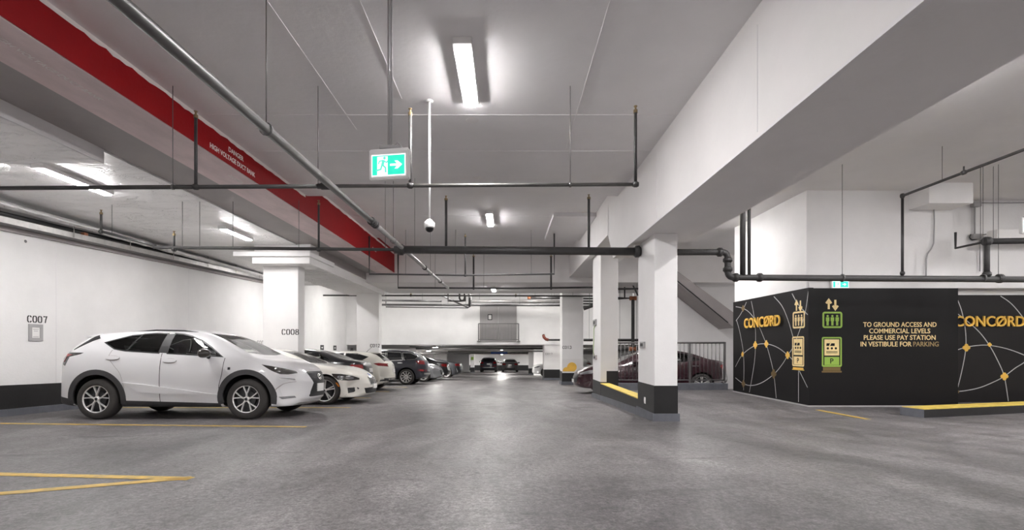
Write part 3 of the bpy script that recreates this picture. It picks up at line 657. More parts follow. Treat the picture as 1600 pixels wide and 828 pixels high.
seg(o2, [(xr2, Y2, zD), (xr2, Y2, zt2-.06)]+elbow((xr2, Y2, zt2-.06), (xr2, Y2, zt2), (xr2, Y2-.06, zt2))+[(xr2, -2, zt2)], .024)
coupling(o2, (xr2, Y2, zt2), (0, 0, 1), .028, .08); coupling(o2, (xr2, 8.05, zt2), (0, 1, 0), .026, .08); coupling(o2, (xr2, Y2, zD+.08), (0, 0, 1), .028, .07)
for y in (8.45, 5.0): rod(o2, xr2, y, zt2, 4.43)
seg(o2, [(xr2, 8.05, zt2), (xr2, 8.05, zt2+.1)], .012, name='nipple')
xr3 = P(1542, 0, Y2).x; zt3 = P(0, 377, Y2).z
o3 = pipe_thing('sprinkler_riser', (xr3, Y2, zD), 'dark riser and branch pipe at the right edge below the second exit sign')
seg(o3, [(xr3, Y2, zD), (xr3, Y2, zt3)], .045); seg(o3, [(xr3, Y2, zt3), (15.9, Y2, zt3+.1)], .055); seg(o3, [(xr3, Y2, zt3), (xr3, 9.95, zt3), (xr3, 9.95, zt3+.32)], .022)
coupling(o3, (xr3, Y2, zt3), (1, 0, 0), .06, .12); coupling(o3, (xr3, Y2, zD+.06), (0, 0, 1), .05, .1)
rod(o3, xr3-.12, Y2, zt3, 4.43); rod(o3, xr3+.22, Y2+.1, zt3, 4.43)
# conduits on the right wall
o = empty('conduit', (8.6, 10.7, 2.5), 'thin grey conduit running down the white wall from the ceiling box', 'conduit')
pts = [P(px, py, 10.82) for px, py in ((1459, 322), (1460, 345), (1459, 380), (1455, 389), (1449, 397), (1447, 406), (1447, 434))]
MB().tube(pts, .012, 6).build('tube', M['plastic_grey'], o); MB().bev(pts[0].x-.03, pts[0].x+.03, 10.78, 10.85, pts[0].z-.05, pts[0].z+.03, .005).build('fitting', M['plastic_grey'], o)
o = empty('conduit', (11, 11.5, 3), 'conduit with junction boxes on the alcove wall at the right edge', 'conduit')
def PA(px, py): return P(px, py, 11.55)
MB().tube([PA(1524, 317), PA(1660, 316)], .013, 6).build('tube', M['plastic_grey'], o); MB().tube([PA(1523, 322), PA(1523, 370)], .018, 6).build('tube', M['plastic_grey'], o); MB().tube([PA(1531, 375), PA(1531, 424)], .014, 6).build('tube', M['plastic_grey'], o)
for px, py, ww in ((1524, 319.5, .09), (1524, 370, .10)): c = PA(px, py); MB().bev(c.x-ww, c.x+ww, 11.48, 11.595, c.z-.06, c.z+.06, .01).build('junction_box', M['plastic_grey'], o)
MB().tube([PA(1517, 366), PA(1514.5, 371), PA(1519, 375), PA(1526, 374), PA(1534, 367), PA(1541, 366)], .012, 6).build('loose_wire', M['dark'], o)
o = prop(MB().bev(PA(1528, 0).x, 15.9, 11.1, 11.35, PA(0, 382).z, PA(0, 366).z+.02, .02).build('duct_box', M['ceil_r']), 'grey horizontal duct along the alcove at the right edge', 'duct')
# mid-distance branches
def branch(Y, pts, r, label, risers=(), m='pipe', rods=(), hang=()):
    q = [P(a, b, Y) for a, b in pts]; o = pipe_thing('sprinkler_branch', q[0], label); seg(o, q, r, m, n=8)
    for px, ptop, pbot in risers: a = P(px, ptop, Y); b = P(px, pbot, Y); upright(o, a.x, Y, b.z, a.z, r*.95, m)
    def cz(x): return (4.43 if x > 3.43 else 4.5 if Y < 15.9 else 4.58) if Y < 18.5 else (4.43 if x > 5 and Y < 19.2 else 3.4) if Y < 22.3 else 4.3
    for px, ptop, pbot in rods: b = P(px, pbot, Y); rod(o, b.x, Y, b.z, cz(b.x)+.003, .007)
    if hang:
        for k in hang: a = q[0].lerp(q[-1], k) if len(q) == 2 else q[int(k)]; rod(o, a.x, Y, a.z, cz(a.x)+.003, .007)
    return o
branch(14.8, [(577, 369), (577, 428), (727, 430), (866, 428), (866, 365)], .026, 'thin sprinkler branch in front of the transverse beam', [(727, 365, 430)], rods=[(634, 366, 429), (712, 366, 430), (830, 366, 429)])
branch(17.6, [(622, 394), (622, 449.5), (800, 450.5), (926, 449)], .034, 'sprinkler branch just below the transverse beam with two risers', [(740, 397, 450), (861, 397, 450)], rods=[(756, 395, 450), (680, 395, 450)])
branch(22.0, [(505, 461.5), (926, 462.5)], .034, 'thin sprinkler pipe crossing below the low ceiling beside the C012 column', [(642, 457, 461.5), (806, 458, 462)], rods=[(895, 457, 462)])
branch(26.0, [(597, 469), (690, 470.5)], .05, 'dark pipe under the low ceiling right of the C012 column', rods=[(660, 463, 470)])
branch(26.4, [(597, 476), (877, 477)], .055, 'upper dark pipe crossing before the top of the far cross wall', rods=[(812, 464, 477), (700, 464, 477)])
branch(26.2, [(603, 471), (603, 479.5), (731, 481), (736, 478), (736, 460)], .03, 'thin looping pipe hung before the far cross wall', hang=(0, 4))
branch(24.5, [(700, 459), (700, 470), (718, 470.5), (727, 470), (727, 459)], .04, 'short U shaped pipe loop under the low ceiling', hang=(0,))
branch(24.2, [(718, 459), (718, 466), (720, 469.5), (724, 469.5), (726, 466), (726, 459)], .05, 'small bent pipe trap beside the U shaped loop', hang=(0,))
branch(25.6, [(691, 462), (732, 480.5)], .045, 'slanting pipe offset at the end of the long sprinkler main', hang=(.1, .9))
branch(25.0, [(733.5, 459), (733.5, 479)], .06, 'vertical pipe drop left of the upper door', hang=(.1, .9))
branch(27.4, [(735, 470.5), (876, 471.5)], .10, 'pale insulated pipe below the low ceiling above the upper door', m='galv', hang=(.1, .9))
o = branch(27.0, [(826, 465.2), (876, 465.6)], .07, 'dark pipe with orange end left of the C013 column', hang=(.2, .8))
MB().tube([P(824, 465.2, 27), P(829, 465.2, 27)], .085, 8).build('end_fitting', M['orange'], o)
o = branch(28.3, [(876, 531), (855, 531), (850, 526), (849, 522)], .055, 'dark pipe stub with red elbow on the far wall left of the C013 column', m='pipe')
MB().bev(P(866, 0, 28.3).x-.04, P(866, 0, 28.3).x+.04, 28.3, 28.965, P(0, 531, 28.3).z-.04, P(0, 531, 28.3).z+.04, .01).build('wall_bracket', M['rod'], o)
MB().tube([P(857, 531, 28.3), P(853, 530, 28.3), P(850, 527, 28.3), P(849, 523, 28.3)], .085, 8).build('red_elbow', mat('red_pipe_paint', (.20, .05, .03), .5), o)
o = branch(20.5, [(912, 482.5), (958, 466), (989, 466), (989, 604)], .07, 'dark vertical drain pipe with orange fittings behind the second right column')
for py in (466, 545): c = P(989, py, 20.5); MB().tube([c+Vector((-.14, 0, 0)), c+Vector((.14, 0, 0))], .09, 10).build('orange_fitting', M['orange'], o)
branch(24.6, [(912, 531), (998, 531.5)], .07, 'dark horizontal pipe low on the far wall behind the right columns', hang=(.1, .9))
branch(21, [(965, 545), (998, 544)], .09, 'dark low pipe behind the railing between the right columns', hang=(.1, .9))
branch(19.5, [(963, 436), (986, 440), (997, 462)], .03, 'bent thin sprinkler pipe seen high between the right columns', hang=(0,))
branch(20.0, [(976, 430), (976, 466)], .03, 'thin vertical sprinkler drop seen between the right columns', hang=(.1, .9))
branch(18.8, [(963, 451.5), (999, 451)], .04, 'thin horizontal sprinkler pipe seen between the right columns', hang=(.1, .9))
branch(18.4, [(1058, 382), (1152, 382)], .03, 'thin pipe along the stair wall above the sloping soffit', hang=(.1, .9))
for k, py in enumerate((466.5, 470.5, 474.5, 478.5)): branch(25.0+.15*k, [(905, py), (960, py)], .045, ('topmost', 'second', 'third', 'lowest')[k]+' dark pipe in the pipe rack seen right of the C013 column', hang=(.3, .7))
# tunnel pipes
for py, x0, x1, Y, r in ((541.5, 640, 848, 30.8, .03), (544.5, 650, 850, 33, .06), (548.8, 700, 850, 40, .05), (551.5, 650, 826, 47, .09)):
    A = P(x0, py, Y); B = P(x1, py, Y); o = pipe_thing('tunnel_pipe', A, {541.5: 'nearest dark pipe under the low tunnel ceiling', 544.5: 'second dark pipe under the low tunnel ceiling', 548.8: 'third dark pipe under the low tunnel ceiling', 551.5: 'thick far pipe under the tunnel ceiling behind the blue sign'}[py])
    seg(o, [A, B], r, 'pipe_mid')
A = P(767, 548, 46); B = P(793, 553, 46)
o = empty('overhead_sign', ((A.x+B.x)/2, 46, B.z), 'blue overhead sign hanging in the far tunnel', 'sign')
MB().bev(A.x, B.x, 46, 46.06, B.z, A.z, .01).build('panel', M['blue'], o)
A = P(738, 560, 50.4); o = empty('green_arrow_sign', A, 'small green sign on the slim white tunnel pillar', 'sign'); MB().bev(A.x-.12, A.x+.12, 50.42, 50.48, A.z-.15, A.z+.15, .01).build('panel', M['green'], o)
# left wall services: cable tray, foil wrapped pipe
o = empty('cable_tray', (-9.2, 12, 3.2), 'long dark cable tray with black pipes along the top of the left wall', 'cable tray')
def wall_line(px0, py0, px1, py1, X): return Vector((-X, X*F/(VX-px0), CAMZ+(VY-py0)/F*X*F/(VX-px0))), Vector((-X, X*F/(VX-px1), CAMZ+(VY-py1)/F*X*F/(VX-px1)))
A, B = wall_line(0, 346, 410, 436, 9.25); dv = (B-A)/(B.y-A.y); A = A-dv*1.9; B = B+dv*2.5
def strip_box(A, B, x0, x1, z0, z1): return MB().hexa([(x0, A.y, A.z+z0), (x1, A.y, A.z+z0), (x1, B.y, B.z+z0), (x0, B.y, B.z+z0), (x0, A.y, A.z+z1), (x1, A.y, A.z+z1), (x1, B.y, B.z+z1), (x0, B.y, B.z+z1)])
strip_box(A, B, -9.45, -9.10, -.04, 0).build('tray_floor', M['pipe_mid'], o); strip_box(A, B, -9.12, -9.09, -.04, .07).build('tray_side', M['galv'], o)
strip_box(A, B, -9.44, -9.38, -.12, -.04).build('bracket_rail', M['grey_soffit'], o)
MB().tube([A+Vector((.02, 0, .10)), B+Vector((.02, 0, .10))], .035, 8).build('black_pipe', M['pipe'], o)
MB().tube([A+Vector((-.10, 0, .17)), B+Vector((-.10, 0, .17))], .05, 8).build('cable_bundle', M['dark'], o)
p = A+(B-A)*0; t = (on_wall(130, 0, 9.2)[0]-A.y)/(B.y-A.y); c = A+(B-A)*t; MB().bev(c.x+.0, c.x+.12, c.y-.05, c.y+.05, c.z+.02, c.z+.14, .01).build('red_fitting', M['orange'], o)
for k in range(8):
    c = A+(B-A)*(.12+k*.11); MB().tube([c+Vector((.18, 0, -.03)), c+Vector((.18, 0, .28))], .008, 6).build('hanger_rod', M['galv'], o)
o = empty('wrapped_pipe', (-9.2, 12, 3.5), 'crinkled foil wrapped pipe above the cable tray on the left wall', 'pipe')
A, B = wall_line(0, 318, 410, 431, 9.10); dv = (B-A)/(B.y-A.y); A = A-dv*1.8; B = B+dv*2.5
n = 60; random.seed(9); MB().tube([A+(B-A)*k/n for k in range(n+1)], [.065+random.uniform(-.010, .012) for k in range(n+1)], 10).build('foil_wrap', M['foil'], o)
MB().tube([A+Vector((.12, 0, -.02)), B+Vector((.12, 0, -.02))], .022, 8).build('thin_pipe', M['plastic_white'], o)
A = P(255, 389, 9.2); o = empty('sprinkler_branch', A, 'short dark pipe under the foil ceiling feeding the left wall', 'pipe')
seg(o, [P(160, 362, 9.6), P(243, 384, 9.35)], .028); upright(o, P(158, 0, 9.6).x, 9.6, P(0, 362, 9.6).z, P(0, 327, 9.6).z, .02); rod(o, P(175, 0, 9.5).x, 9.5, P(0, 365, 9.5).z, 3.73)
# round duct at the left edge of the foil ceiling
o = prop(MB().lathe([(0, -.08), (.20, -.075), (.235, -.05), (.25, 0)], (-7.75, 7.35, 3.73), n=24).build('ceiling_dome', M['foil']), 'foil covered round cap on the left ceiling near the left edge', 'cap')

# ================================================================== EXIT SIGNS, CAMERA
def exit_sign(pl, wd, ht, label, pole=None, flip=False):
    o = empty('exit_sign', pl.at(0, -ht/2), label, 'exit sign')
    s = -1 if flip else 1
    bm = bmesh.new(); bmesh.ops.create_cube(bm, size=1)
    for v in bm.verts: v.co = pl.at(v.co.x*wd, v.co.y*ht, -.03+v.co.z*.06)
    bmesh.ops.bevel(bm, geom=bm.edges[:], offset=.008, segments=2, affect='EDGES'); MB().frombm(bm).build('housing', M['plastic_white'], o)
    gw, gh = wd*.86, ht*.70; cy = -ht*.05
    mb = MB(); flat_poly(mb, pl, rect(-gw/2, cy-gh/2, gw/2, cy+gh/2), 0, .002); face = mb.build('lit_panel', M['exit_white'], o)
    mb = MB()
    a0, a1, b0, b1 = -gw*.475, gw*.475, cy-gh*.45, cy+gh*.45
    # green field with a white doorway
    d0, d1 = (-gw*.33, -gw*.02) if s > 0 else (gw*.02, gw*.33)
    for r in (rect(a0, b0, d0, b1), rect(d1, b0, a1, b1), rect(d0, b1-gh*.04, d1, b1)): flat_poly(mb, pl, r, .002, .003)
    mb.build('green_field', M['exit_green'], o)
    # running figure
    mb = MB(); mx = (d0+d1)/2; k = gh
    flat_poly(mb, pl, circ(mx+s*.10*k, cy+.33*k, .065*k, 12), .003, .0042)
    for path, tw in (([(.06, .24), (.0, .0)], .13), ([(.05, .22), (.20, .12), (.27, .20)], .055), ([(.04, .22), (-.14, .20), (-.20, .06)], .055),
                     ([(.0, .02), (.15, -.12), (.16, -.34)], .075), ([(-.02, .02), (-.08, -.18), (-.32, -.24)], .075)):
        v, f = ribbon([(mx+s*a*k, cy+b*k) for a, b in path], tw*k); flat(mb, pl, v, f, .003, .0042)
    mb.build('running_figure', M['exit_man'], o)
    ax = gw*.235*s; L = gh*.30; mb = MB()
    v = [(-1, -.16), (.1, -.16), (-.28, -.62), (.22, -.62), (.95, 0), (.22, .62), (-.28, .62), (.1, .16), (-1, .16)]
    flat(mb, pl, [(ax+s*a*L, cy+b*L) for a, b in v], [(0, 1, 4, 7, 8), (1, 2, 3, 4), (4, 5, 6, 7)], .003, .0042); mb.build('arrow', M['exit_white'], o)
    if pole:
        c = pl.at(0, ht/2, -.03)
        bm = MB(); bm.bev(c.x-.085, c.x+.085, c.y-.022, c.y+.022, c.z+.002, c.z+.032, .006); bm.build('mount_bracket', M['plastic_grey'], o)
        for dx in (-.011, .011): MB().tube([(c.x+dx, c.y, c.z+.03), (c.x+dx, c.y, pole)], .0095, 8).build('suspension_tube', M['plastic_grey'], o)
        MB().tube([(c.x+.03, c.y, c.z+.03), (c.x+.06, c.y, c.z+.055), (c.x+.09, c.y, c.z+.03), (c.x+.10, c.y, c.z)], .006, 6).build('cord', M['plastic_grey'], o)
    return o
C = P(607, 255.5, 4.0); an = math.radians(-9)
exit_sign(Plane2(C, (math.cos(an), math.sin(an), 0), (0, 0, 1)), .335, .25, 'hanging green exit sign with running man and right arrow near the camera', 4.17)
C = P(1313.5, 443.5, 10.70); C.z = 2.253+.10; exit_sign(Plane2(C, (1, 0, 0), (0, 0, 1)), .40, .20, 'small green exit sign on top of the black sign wall')
C = P(1607, 353, 9.9); an = math.radians(20); exit_sign(Plane2(C, (math.cos(an), math.sin(an), 0), (0, 0, 1)), .42, .32, 'exit sign cut off by the right edge of the picture', 4.43, True)
c = PZ(671, 158, 4.165)
o = empty('dome_camera', (c.x, c.y, P(0, 362, c.y).z), 'white dome security camera on a long white ceiling pole', 'camera')
zc = P(0, 346, c.y).z
MB().tube([(c.x, c.y, zc), (c.x, c.y, 4.17)], .0155, 12).build('pole', M['plastic_white'], o)
MB().lathe([(.05, 0), (.05, -.012), (.02, -.02)], (c.x, c.y, 4.17), n=16).build('ceiling_plate', M['plastic_white'], o)
MB().lathe([(.016, .03), (.035, .02), (.05, 0), (.068, -.015), (.068, -.075), (.062, -.085), (.0, -.085)], (c.x, c.y, zc), n=24).build('housing', M['plastic_white'], o)
MB().lathe([(.055*math.cos(a), -.085-.055*math.sin(a)) for a in [k*PI/2/8 for k in range(9)]], (c.x, c.y, zc), n=24).build('dome_lens', M['glass_dark'], o)

# ================================================================== BLACK SIGN WALL
def quatrefoil(mb, pl, a, b, r, h0=.004, h1=.008):
    pts = []
    for k in range(4):
        cx, cy = a+.55*r*math.cos(PI/2*k), b+.55*r*math.sin(PI/2*k)
        pts += [(cx+.5*r*math.cos(PI/2*k+t), cy+.5*r*math.sin(PI/2*k+t)) for t in [-1.7+.485*j for j in range(8)]]
    flat_poly(mb, pl, pts, h0, h1)
TOPZ = 2.27
plL = Plane2((RX-.06, 0, 0), (0, -1, 0), (0, 0, 1))         # faces -X, reads toward the camera
def onL(px, py): Y = (RX-.06)*F/(px-VX); return -Y, CAMZ+(VY-py)/F*Y
plF = Plane2((0, RY-.06, 0), (1, 0, 0), (0, 0, 1))
def onF(px, py): p = P(px, py, RY-.06); return p.x, p.z
plR = Plane2((0, RY2-.06, 0), (1, 0, 0), (0, 0, 1))
def onR(px, py): p = P(px, py, RY2-.06); return p.x, p.z
left = empty('sign_wall', (RX, 12.4, LEV), 'black hoarding side facing the aisle with gold CONCØRD letters and silver arcs', 'sign wall')
MB().box(RX-.06, RX+.05, RY-.06, 14.22, LEV-.02, TOPZ).build('board', M['black_panel'], left)
MB().box(RX-.075, RX-.06, RY-.06, 14.22, LEV-.02, LEV+.03).build('base_trim', M['plastic_grey'], left)
front = empty('sign_wall', (8.2, RY-.06, LEV), 'black hoarding front with gold pay station text and green pictograms', 'sign wall')
MB().box(RX+.05, 9.77, RY-.06, RY+.05, LEV-.02, TOPZ-.012).build('board', M['black_panel'], front)
MB().box(RX-.06, 9.77, RY-.075, RY-.06, LEV-.02, LEV+.03).build('base_trim', M['plastic_grey'], front)
right = empty('sign_wall', (12, RY2, LEV), 'charcoal hoarding at the right edge with gold CONCØRD letters, set back behind the kerb', 'sign wall')
MB().box(9.77, 15.9, RY2-.06, RY2+.01, LEV-.02, 2.2).build('board', M['black_panel_r'], right)
def cl(x, y): return 1130+x*.2658, 430+y*.2657
def crr(x, y): return 1340+x*.2899, 430+y*.2899
def arcs(pl, on, conv, arcs_, nodes, parent, wd, clipa=None, dark=()):
    for a in arcs_:
        pts = [on(*conv(*p)) for p in a]
        v, f = ribbon(smooth_path(pts, 5), wd)
        if clipa: v = [(min(max(q[0], clipa[0]), clipa[1]), q[1]) for q in v]
        mb = MB(); flat(mb, pl, v, f, .0005, .002); mb.build('silver_arc', M['silver_line'], parent)
    for i, (x, y, r) in enumerate(nodes):
        mb = MB(); q = on(*conv(x, y)); quatrefoil(mb, pl, q[0], q[1], r); mb.build('quatrefoil', M['bronze' if i in dark else 'gold'], parent)
arcs(plL, onL, cl, [[(74, 185), (118, 195), (160, 225), (205, 290), (240, 370), (258, 420), (285, 520), (300, 600), (312, 722)], [(137, 158), (105, 225), (75, 268)],
    [(165, 152), (180, 230), (190, 330), (190, 410), (185, 500), (170, 600), (154, 688)], [(78, 262), (92, 310), (105, 370), (118, 450), (122, 540), (120, 676)],
    [(72, 538), (115, 465), (190, 412), (255, 404), (320, 425), (380, 470), (408, 497)], [(72, 603), (120, 638), (170, 648), (230, 630), (300, 580), (350, 520), (380, 470), (410, 425), (440, 350), (480, 230), (501, 92)],
    [(298, 125), (345, 180), (380, 260), (410, 360)], [(405, 108), (440, 170), (497, 232)], [(443, 560), (443, 745)], [(448, 562), (496, 660)]],
    [(118, 195, .085), (190, 410, .10), (255, 404, .09), (115, 465, .07), (380, 470, .085), (298, 580, .11), (120, 638, .10)], left, .018, (-14.2, -(RY-.05)), (0, 5, 6))
arcs(plR, onR, crr, [[(530, 112), (560, 190), (580, 290), (583, 390), (565, 500), (535, 620), (512, 672)], [(512, 190), (575, 235), (650, 300), (705, 370), (750, 450), (790, 545), (812, 678)],
    [(510, 411), (585, 388), (650, 378), (710, 378), (800, 395), (897, 430), (980, 475)], [(510, 629), (580, 622), (660, 605), (740, 572), (790, 545), (850, 500), (897, 470), (960, 415)], [(770, 112), (830, 155), (897, 235), (960, 330)]],
    [(585, 390, .088), (710, 374, .05), (790, 545, .088), (530, 628, .07)], right, .019, (9.78, 15.8), (3,))
def concord(pl, on, ca, ya, wa, h, parent):
    # raised letters, one mesh per letter
    v, f = text_geo('CONCØRD', width=wa, height=h)
    adj = {i: [] for i in range(len(v))}
    for q in f:
        for i in q: adj[i] += [j for j in q if j != i]
    seen = set(); comps = []
    for i in range(len(v)):
        if i in seen: continue
        st_, comp = [i], set()
        while st_:
            k = st_.pop()
            if k in comp: continue
            comp.add(k); st_ += [j for j in adj[k] if j not in comp]
        seen |= comp; comps.append(comp)
    for comp in comps:
        idx = sorted(comp); mp_ = {k: n for n, k in enumerate(idx)}; mb = MB()
        flat(mb, pl, [(v[k][0]+ca, v[k][1]+ya) for k in idx], [tuple(mp_[k] for k in q) for q in f if q[0] in comp], .035, .065)
        mb.build('raised_letter', M['gold'], parent)
a0, z0 = onL(1166, 503); a1, z1 = onL(1222, 500); concord(plL, onL, (a0+a1)/2, z0/2+z1/2-.02, a1-a0, .27, left)
a0, z0 = onR(1488.5, 502); a1, z1 = onR(1597.5, 502); concord(plR, onR, (a0+a1)/2, z0, a1-a0, .25, right)
for s, px0, px1, py in (('TO GROUND ACCESS AND', 1348.7, 1463.2, 507), ('COMMERCIAL LEVELS', 1358, 1453.4, 517), ('PLEASE USE PAY STATION', 1349.6, 1461.8, 527.3)):
    a0, z = onF(px0, py); a1, z = onF(px1, py); put_text('text_line', s, plF, (a0+a1)/2, z, M['gold_pale'], front, width=a1-a0, height=.105)
a0, z = onF(1344.6, 537.5); a1, _ = onF(1424.3, 537.5); a2, _ = onF(1426.8, 0); a3, _ = onF(1466.6, 0)
put_text('text_line', 'IN VESTIBULE FOR', plF, (a0+a1)/2, z, M['gold_pale'], front, width=a1-a0, height=.105)
put_text('text_line', 'PARKING', plF, (a2+a3)/2, z, M['gold_dim'], front, width=a3-a2, height=.105)
def pictos(pl, on, arrows, lift, machine, base, parent, cm, am, bmm, cm2):
    # every box: (px0, py0, px1, py1) measured on the board
    def bx_(q): a0, z1 = on(q[0], q[1]); a1, z0 = on(q[2], q[3]); return a0, z0, a1, z1
    a0, z0, a1, z1 = bx_(arrows); wA = (a1-a0)*.42; mb = MB()
    for sgn, xc in ((1, a0+wA*.55), (-1, a1-wA*.55)):
        zc = (z0+z1)/2; h = (z1-z0)/2
        for path in ([(xc, zc-sgn*h), (xc, zc+sgn*h*.7)], [(xc-wA*.5, zc+sgn*h*.25), (xc, zc+sgn*h), (xc+wA*.5, zc+sgn*h*.25)]):
            v, f = ribbon(path, .045); flat(mb, pl, v, f, .0005, .003)
    mb.build('lift_arrows', M[am], parent)
    a0, z0, a1, z1 = bx_(lift); W, H = a1-a0, z1-z0; mb = MB(); frame_poly(mb, pl, a0, z0, a1, z1, W*.09, r=W*.12)
    for i in range(3):
        xc = a0+W*(.26+.24*i); flat_poly(mb, pl, circ(xc, z0+H*.74, W*.055, 10), .0005, .003)
        flat_poly(mb, pl, rect(xc-W*.085, z0+H*.42, xc+W*.085, z0+H*.66), .0005, .003); flat_poly(mb, pl, rect(xc-W*.055, z0+H*.16, xc+W*.055, z0+H*.42), .0005, .003)
    mb.build('lift_symbol', M[cm], parent)
    a0, z0, a1, z1 = bx_(machine); W, H = a1-a0, z1-z0; mb = MB(); frame_poly(mb, pl, a0, z0, a1, z1, W*.075, r=W*.08); mb.build('machine_frame', M[cm2], parent)
    mb = MB(); flat_poly(mb, pl, rect(a0+W*.13, z0+H*.38, a1-W*.13, z1-H*.08), .0005, .003); mb.build('machine_panel', M[cm if cm != 'green' else 'gold_pale'], parent)
    mb = MB(); flat_poly(mb, pl, rect(a0+W*.13, z0+H*.06, a1-W*.13, z0+H*.33), .0005, .003); mb.build('parking_panel', M[cm], parent)
    mb = MB()
    for i in range(3): flat_poly(mb, pl, circ(a0+W*(.30+.2*i), z0+H*.62, W*.06, 10), .003, .0045)
    flat_poly(mb, pl, [(a0+W*.22, z0+H*.70), (a0+W*.36, z0+H*.70), (a0+W*.40, z0+H*.79), (a0+W*.24, z0+H*.79)], .003, .0045)
    flat_poly(mb, pl, [(a0+W*.40, z0+H*.70), (a0+W*.64, z0+H*.70), (a0+W*.64, z0+H*.79), (a0+W*.48, z0+H*.79)], .003, .0045)
    flat_poly(mb, pl, rect(a0+W*.22, z0+H*.46, a1-W*.22, z0+H*.48), .003, .0045); flat_poly(mb, pl, rect(a0+W*.22, z0+H*.50, a1-W*.22, z0+H*.52), .003, .0045)
    mb.build('machine_details', M['black_panel'], parent)
    put_text('parking_letter', 'P', pl, (a0+a1)/2, z0+H*.195, M['black_panel'], parent, height=H*.17, h0=.003, h1=.0045)
    a0, z0, a1, z1 = bx_(base); mb = MB(); flat_poly(mb, pl, rect(a0+W*.06, z0+(z1-z0)*.35, a1-W*.06, z1), .0005, .003); flat_poly(mb, pl, rect(a0, z0, a1, z0+(z1-z0)*.3), .0005, .004); mb.build('machine_base', M[bmm], parent)
pictos(plF, onF, (1290.5, 468.5, 1309.5, 483), (1285, 487, 1316, 512.5), (1284, 526.5, 1315.2, 573), (1284, 573.5, 1315, 582), front, 'green', 'gold_pale', 'bronze', 'green')
pictos(plL, onL, (1242, 471, 1253.5, 484.5), (1238.8, 487.5, 1257.6, 512.3), (1238, 526, 1256.5, 573), (1238, 573.5, 1256.5, 579), left, 'gold_pale', 'gold_pale', 'gold', 'gold_pale')
# ================================================================== CARS
def pchip(pts):
    xs = [p[0] for p in pts]; ys = [p[1] for p in pts]; n = len(xs)
    h = [xs[i+1]-xs[i] for i in range(n-1)]; d = [(ys[i+1]-ys[i])/h[i] for i in range(n-1)]
    m = [d[0]]+[0 if d[i-1]*d[i] <= 0 else 3*(h[i-1]+h[i])/((2*h[i]+h[i-1])/d[i-1]+(h[i]+2*h[i-1])/d[i]) for i in range(1, n-1)]+[d[-1]]
    def f(x):
        if x <= xs[0]: return ys[0]
        if x >= xs[-1]: return ys[-1]
        i = max(k for k in range(n-1) if xs[k] <= x); t = (x-xs[i])/h[i]
        return (2*t**3-3*t*t+1)*ys[i]+(t**3-2*t*t+t)*h[i]*m[i]+(-2*t**3+3*t*t)*ys[i+1]+(t**3-t*t)*h[i]*m[i+1]
    return f
def inside(poly, a, b):
    c = False; n = len(poly); j = n-1
    for i in range(n):
        if (poly[i][1] > b) != (poly[j][1] > b) and a < (poly[j][0]-poly[i][0])*(b-poly[i][1])/(poly[j][1]-poly[i][1])+poly[i][0]: c = not c
        j = i
    return c
def cut(bm, poly, ax, cond):
    """cut the outline into the shell along one axis; returns the faces inside it"""
    A, B = ax; n = len(poly)
    for i in range(n):
        p = poly[i]; q = poly[(i+1) % n]
        lo = (min(p[0], q[0])-.01, min(p[1], q[1])-.01); hi = (max(p[0], q[0])+.01, max(p[1], q[1])+.01)
        fs = []
        for f in bm.faces:
            aa = [v.co[A] for v in f.verts]; bb = [v.co[B] for v in f.verts]
            if max(aa) < lo[0] or min(aa) > hi[0] or max(bb) < lo[1] or min(bb) > hi[1] or not cond(f.calc_center_median()): continue
            fs.append(f)
        co = [0, 0, 0]; co[A] = p[0]; co[B] = p[1]; no = [0, 0, 0]; no[A] = -(q[1]-p[1]); no[B] = q[0]-p[0]
        if Vector(no).length < 1e-6: continue
        geom = list({e for f in fs for e in f.edges})+list({v for f in fs for v in f.verts})+fs
        if geom: bmesh.ops.bisect_plane(bm, geom=geom, dist=1e-5, plane_co=co, plane_no=Vector(no).normalized())
    out = []
    for f in bm.faces:
        c = f.calc_center_median()
        if cond(c) and inside(poly, c[A], c[B]): out.append(f)
    return out
def lift(bm, faces, name, m, parent, push=0.0, thick=0.0):
    """take faces out of the shell as a part of their own"""
    if not faces: return None
    if name not in ('windshield', 'rear_window', 'grille', 'rear_bumper_trim', 'lower_intake', 'kidney_grille') and not thick:
        for sgn in (-1, 1): r = lift(bm, [f for f in faces if f.is_valid and f.calc_center_median().y*sgn > 0], name, m, parent, push, 1)
        return r
    idx = {}; vs_ = []; fs = []
    for f in faces:
        r = []
        for v in f.verts:
            if v not in idx: idx[v] = len(vs_); vs_.append(v.co+v.normal*push)
            r.append(idx[v])
        fs.append(tuple(r))
    me = bpy.data.meshes.new(name); me.from_pydata(vs_, [], fs)
    for p in me.polygons: p.use_smooth = True
    bmesh.ops.delete(bm, geom=faces, context='FACES')
    return link_mesh(name, me, m, parent)
def offset_poly(poly, d):
    n = len(poly); ar = sum(poly[i][0]*poly[(i+1) % n][1]-poly[(i+1) % n][0]*poly[i][1] for i in range(n)); s = 1 if ar > 0 else -1; out = []
    for i in range(n):
        p0 = Vector(poly[i-1]); p = Vector(poly[i]); p1 = Vector(poly[(i+1) % n])
        a = (p-p0).normalized(); b = (p1-p).normalized(); na = Vector((a.y, -a.x)); nb = Vector((b.y, -b.x)); nn = na+nb
        nn = nn.normalized() if nn.length > 1e-4 else na
        k = min(1/max(.35, nn.dot(na)), 2.2); q = p+nn*d*k*s; out.append((q.x, q.y))
    return out
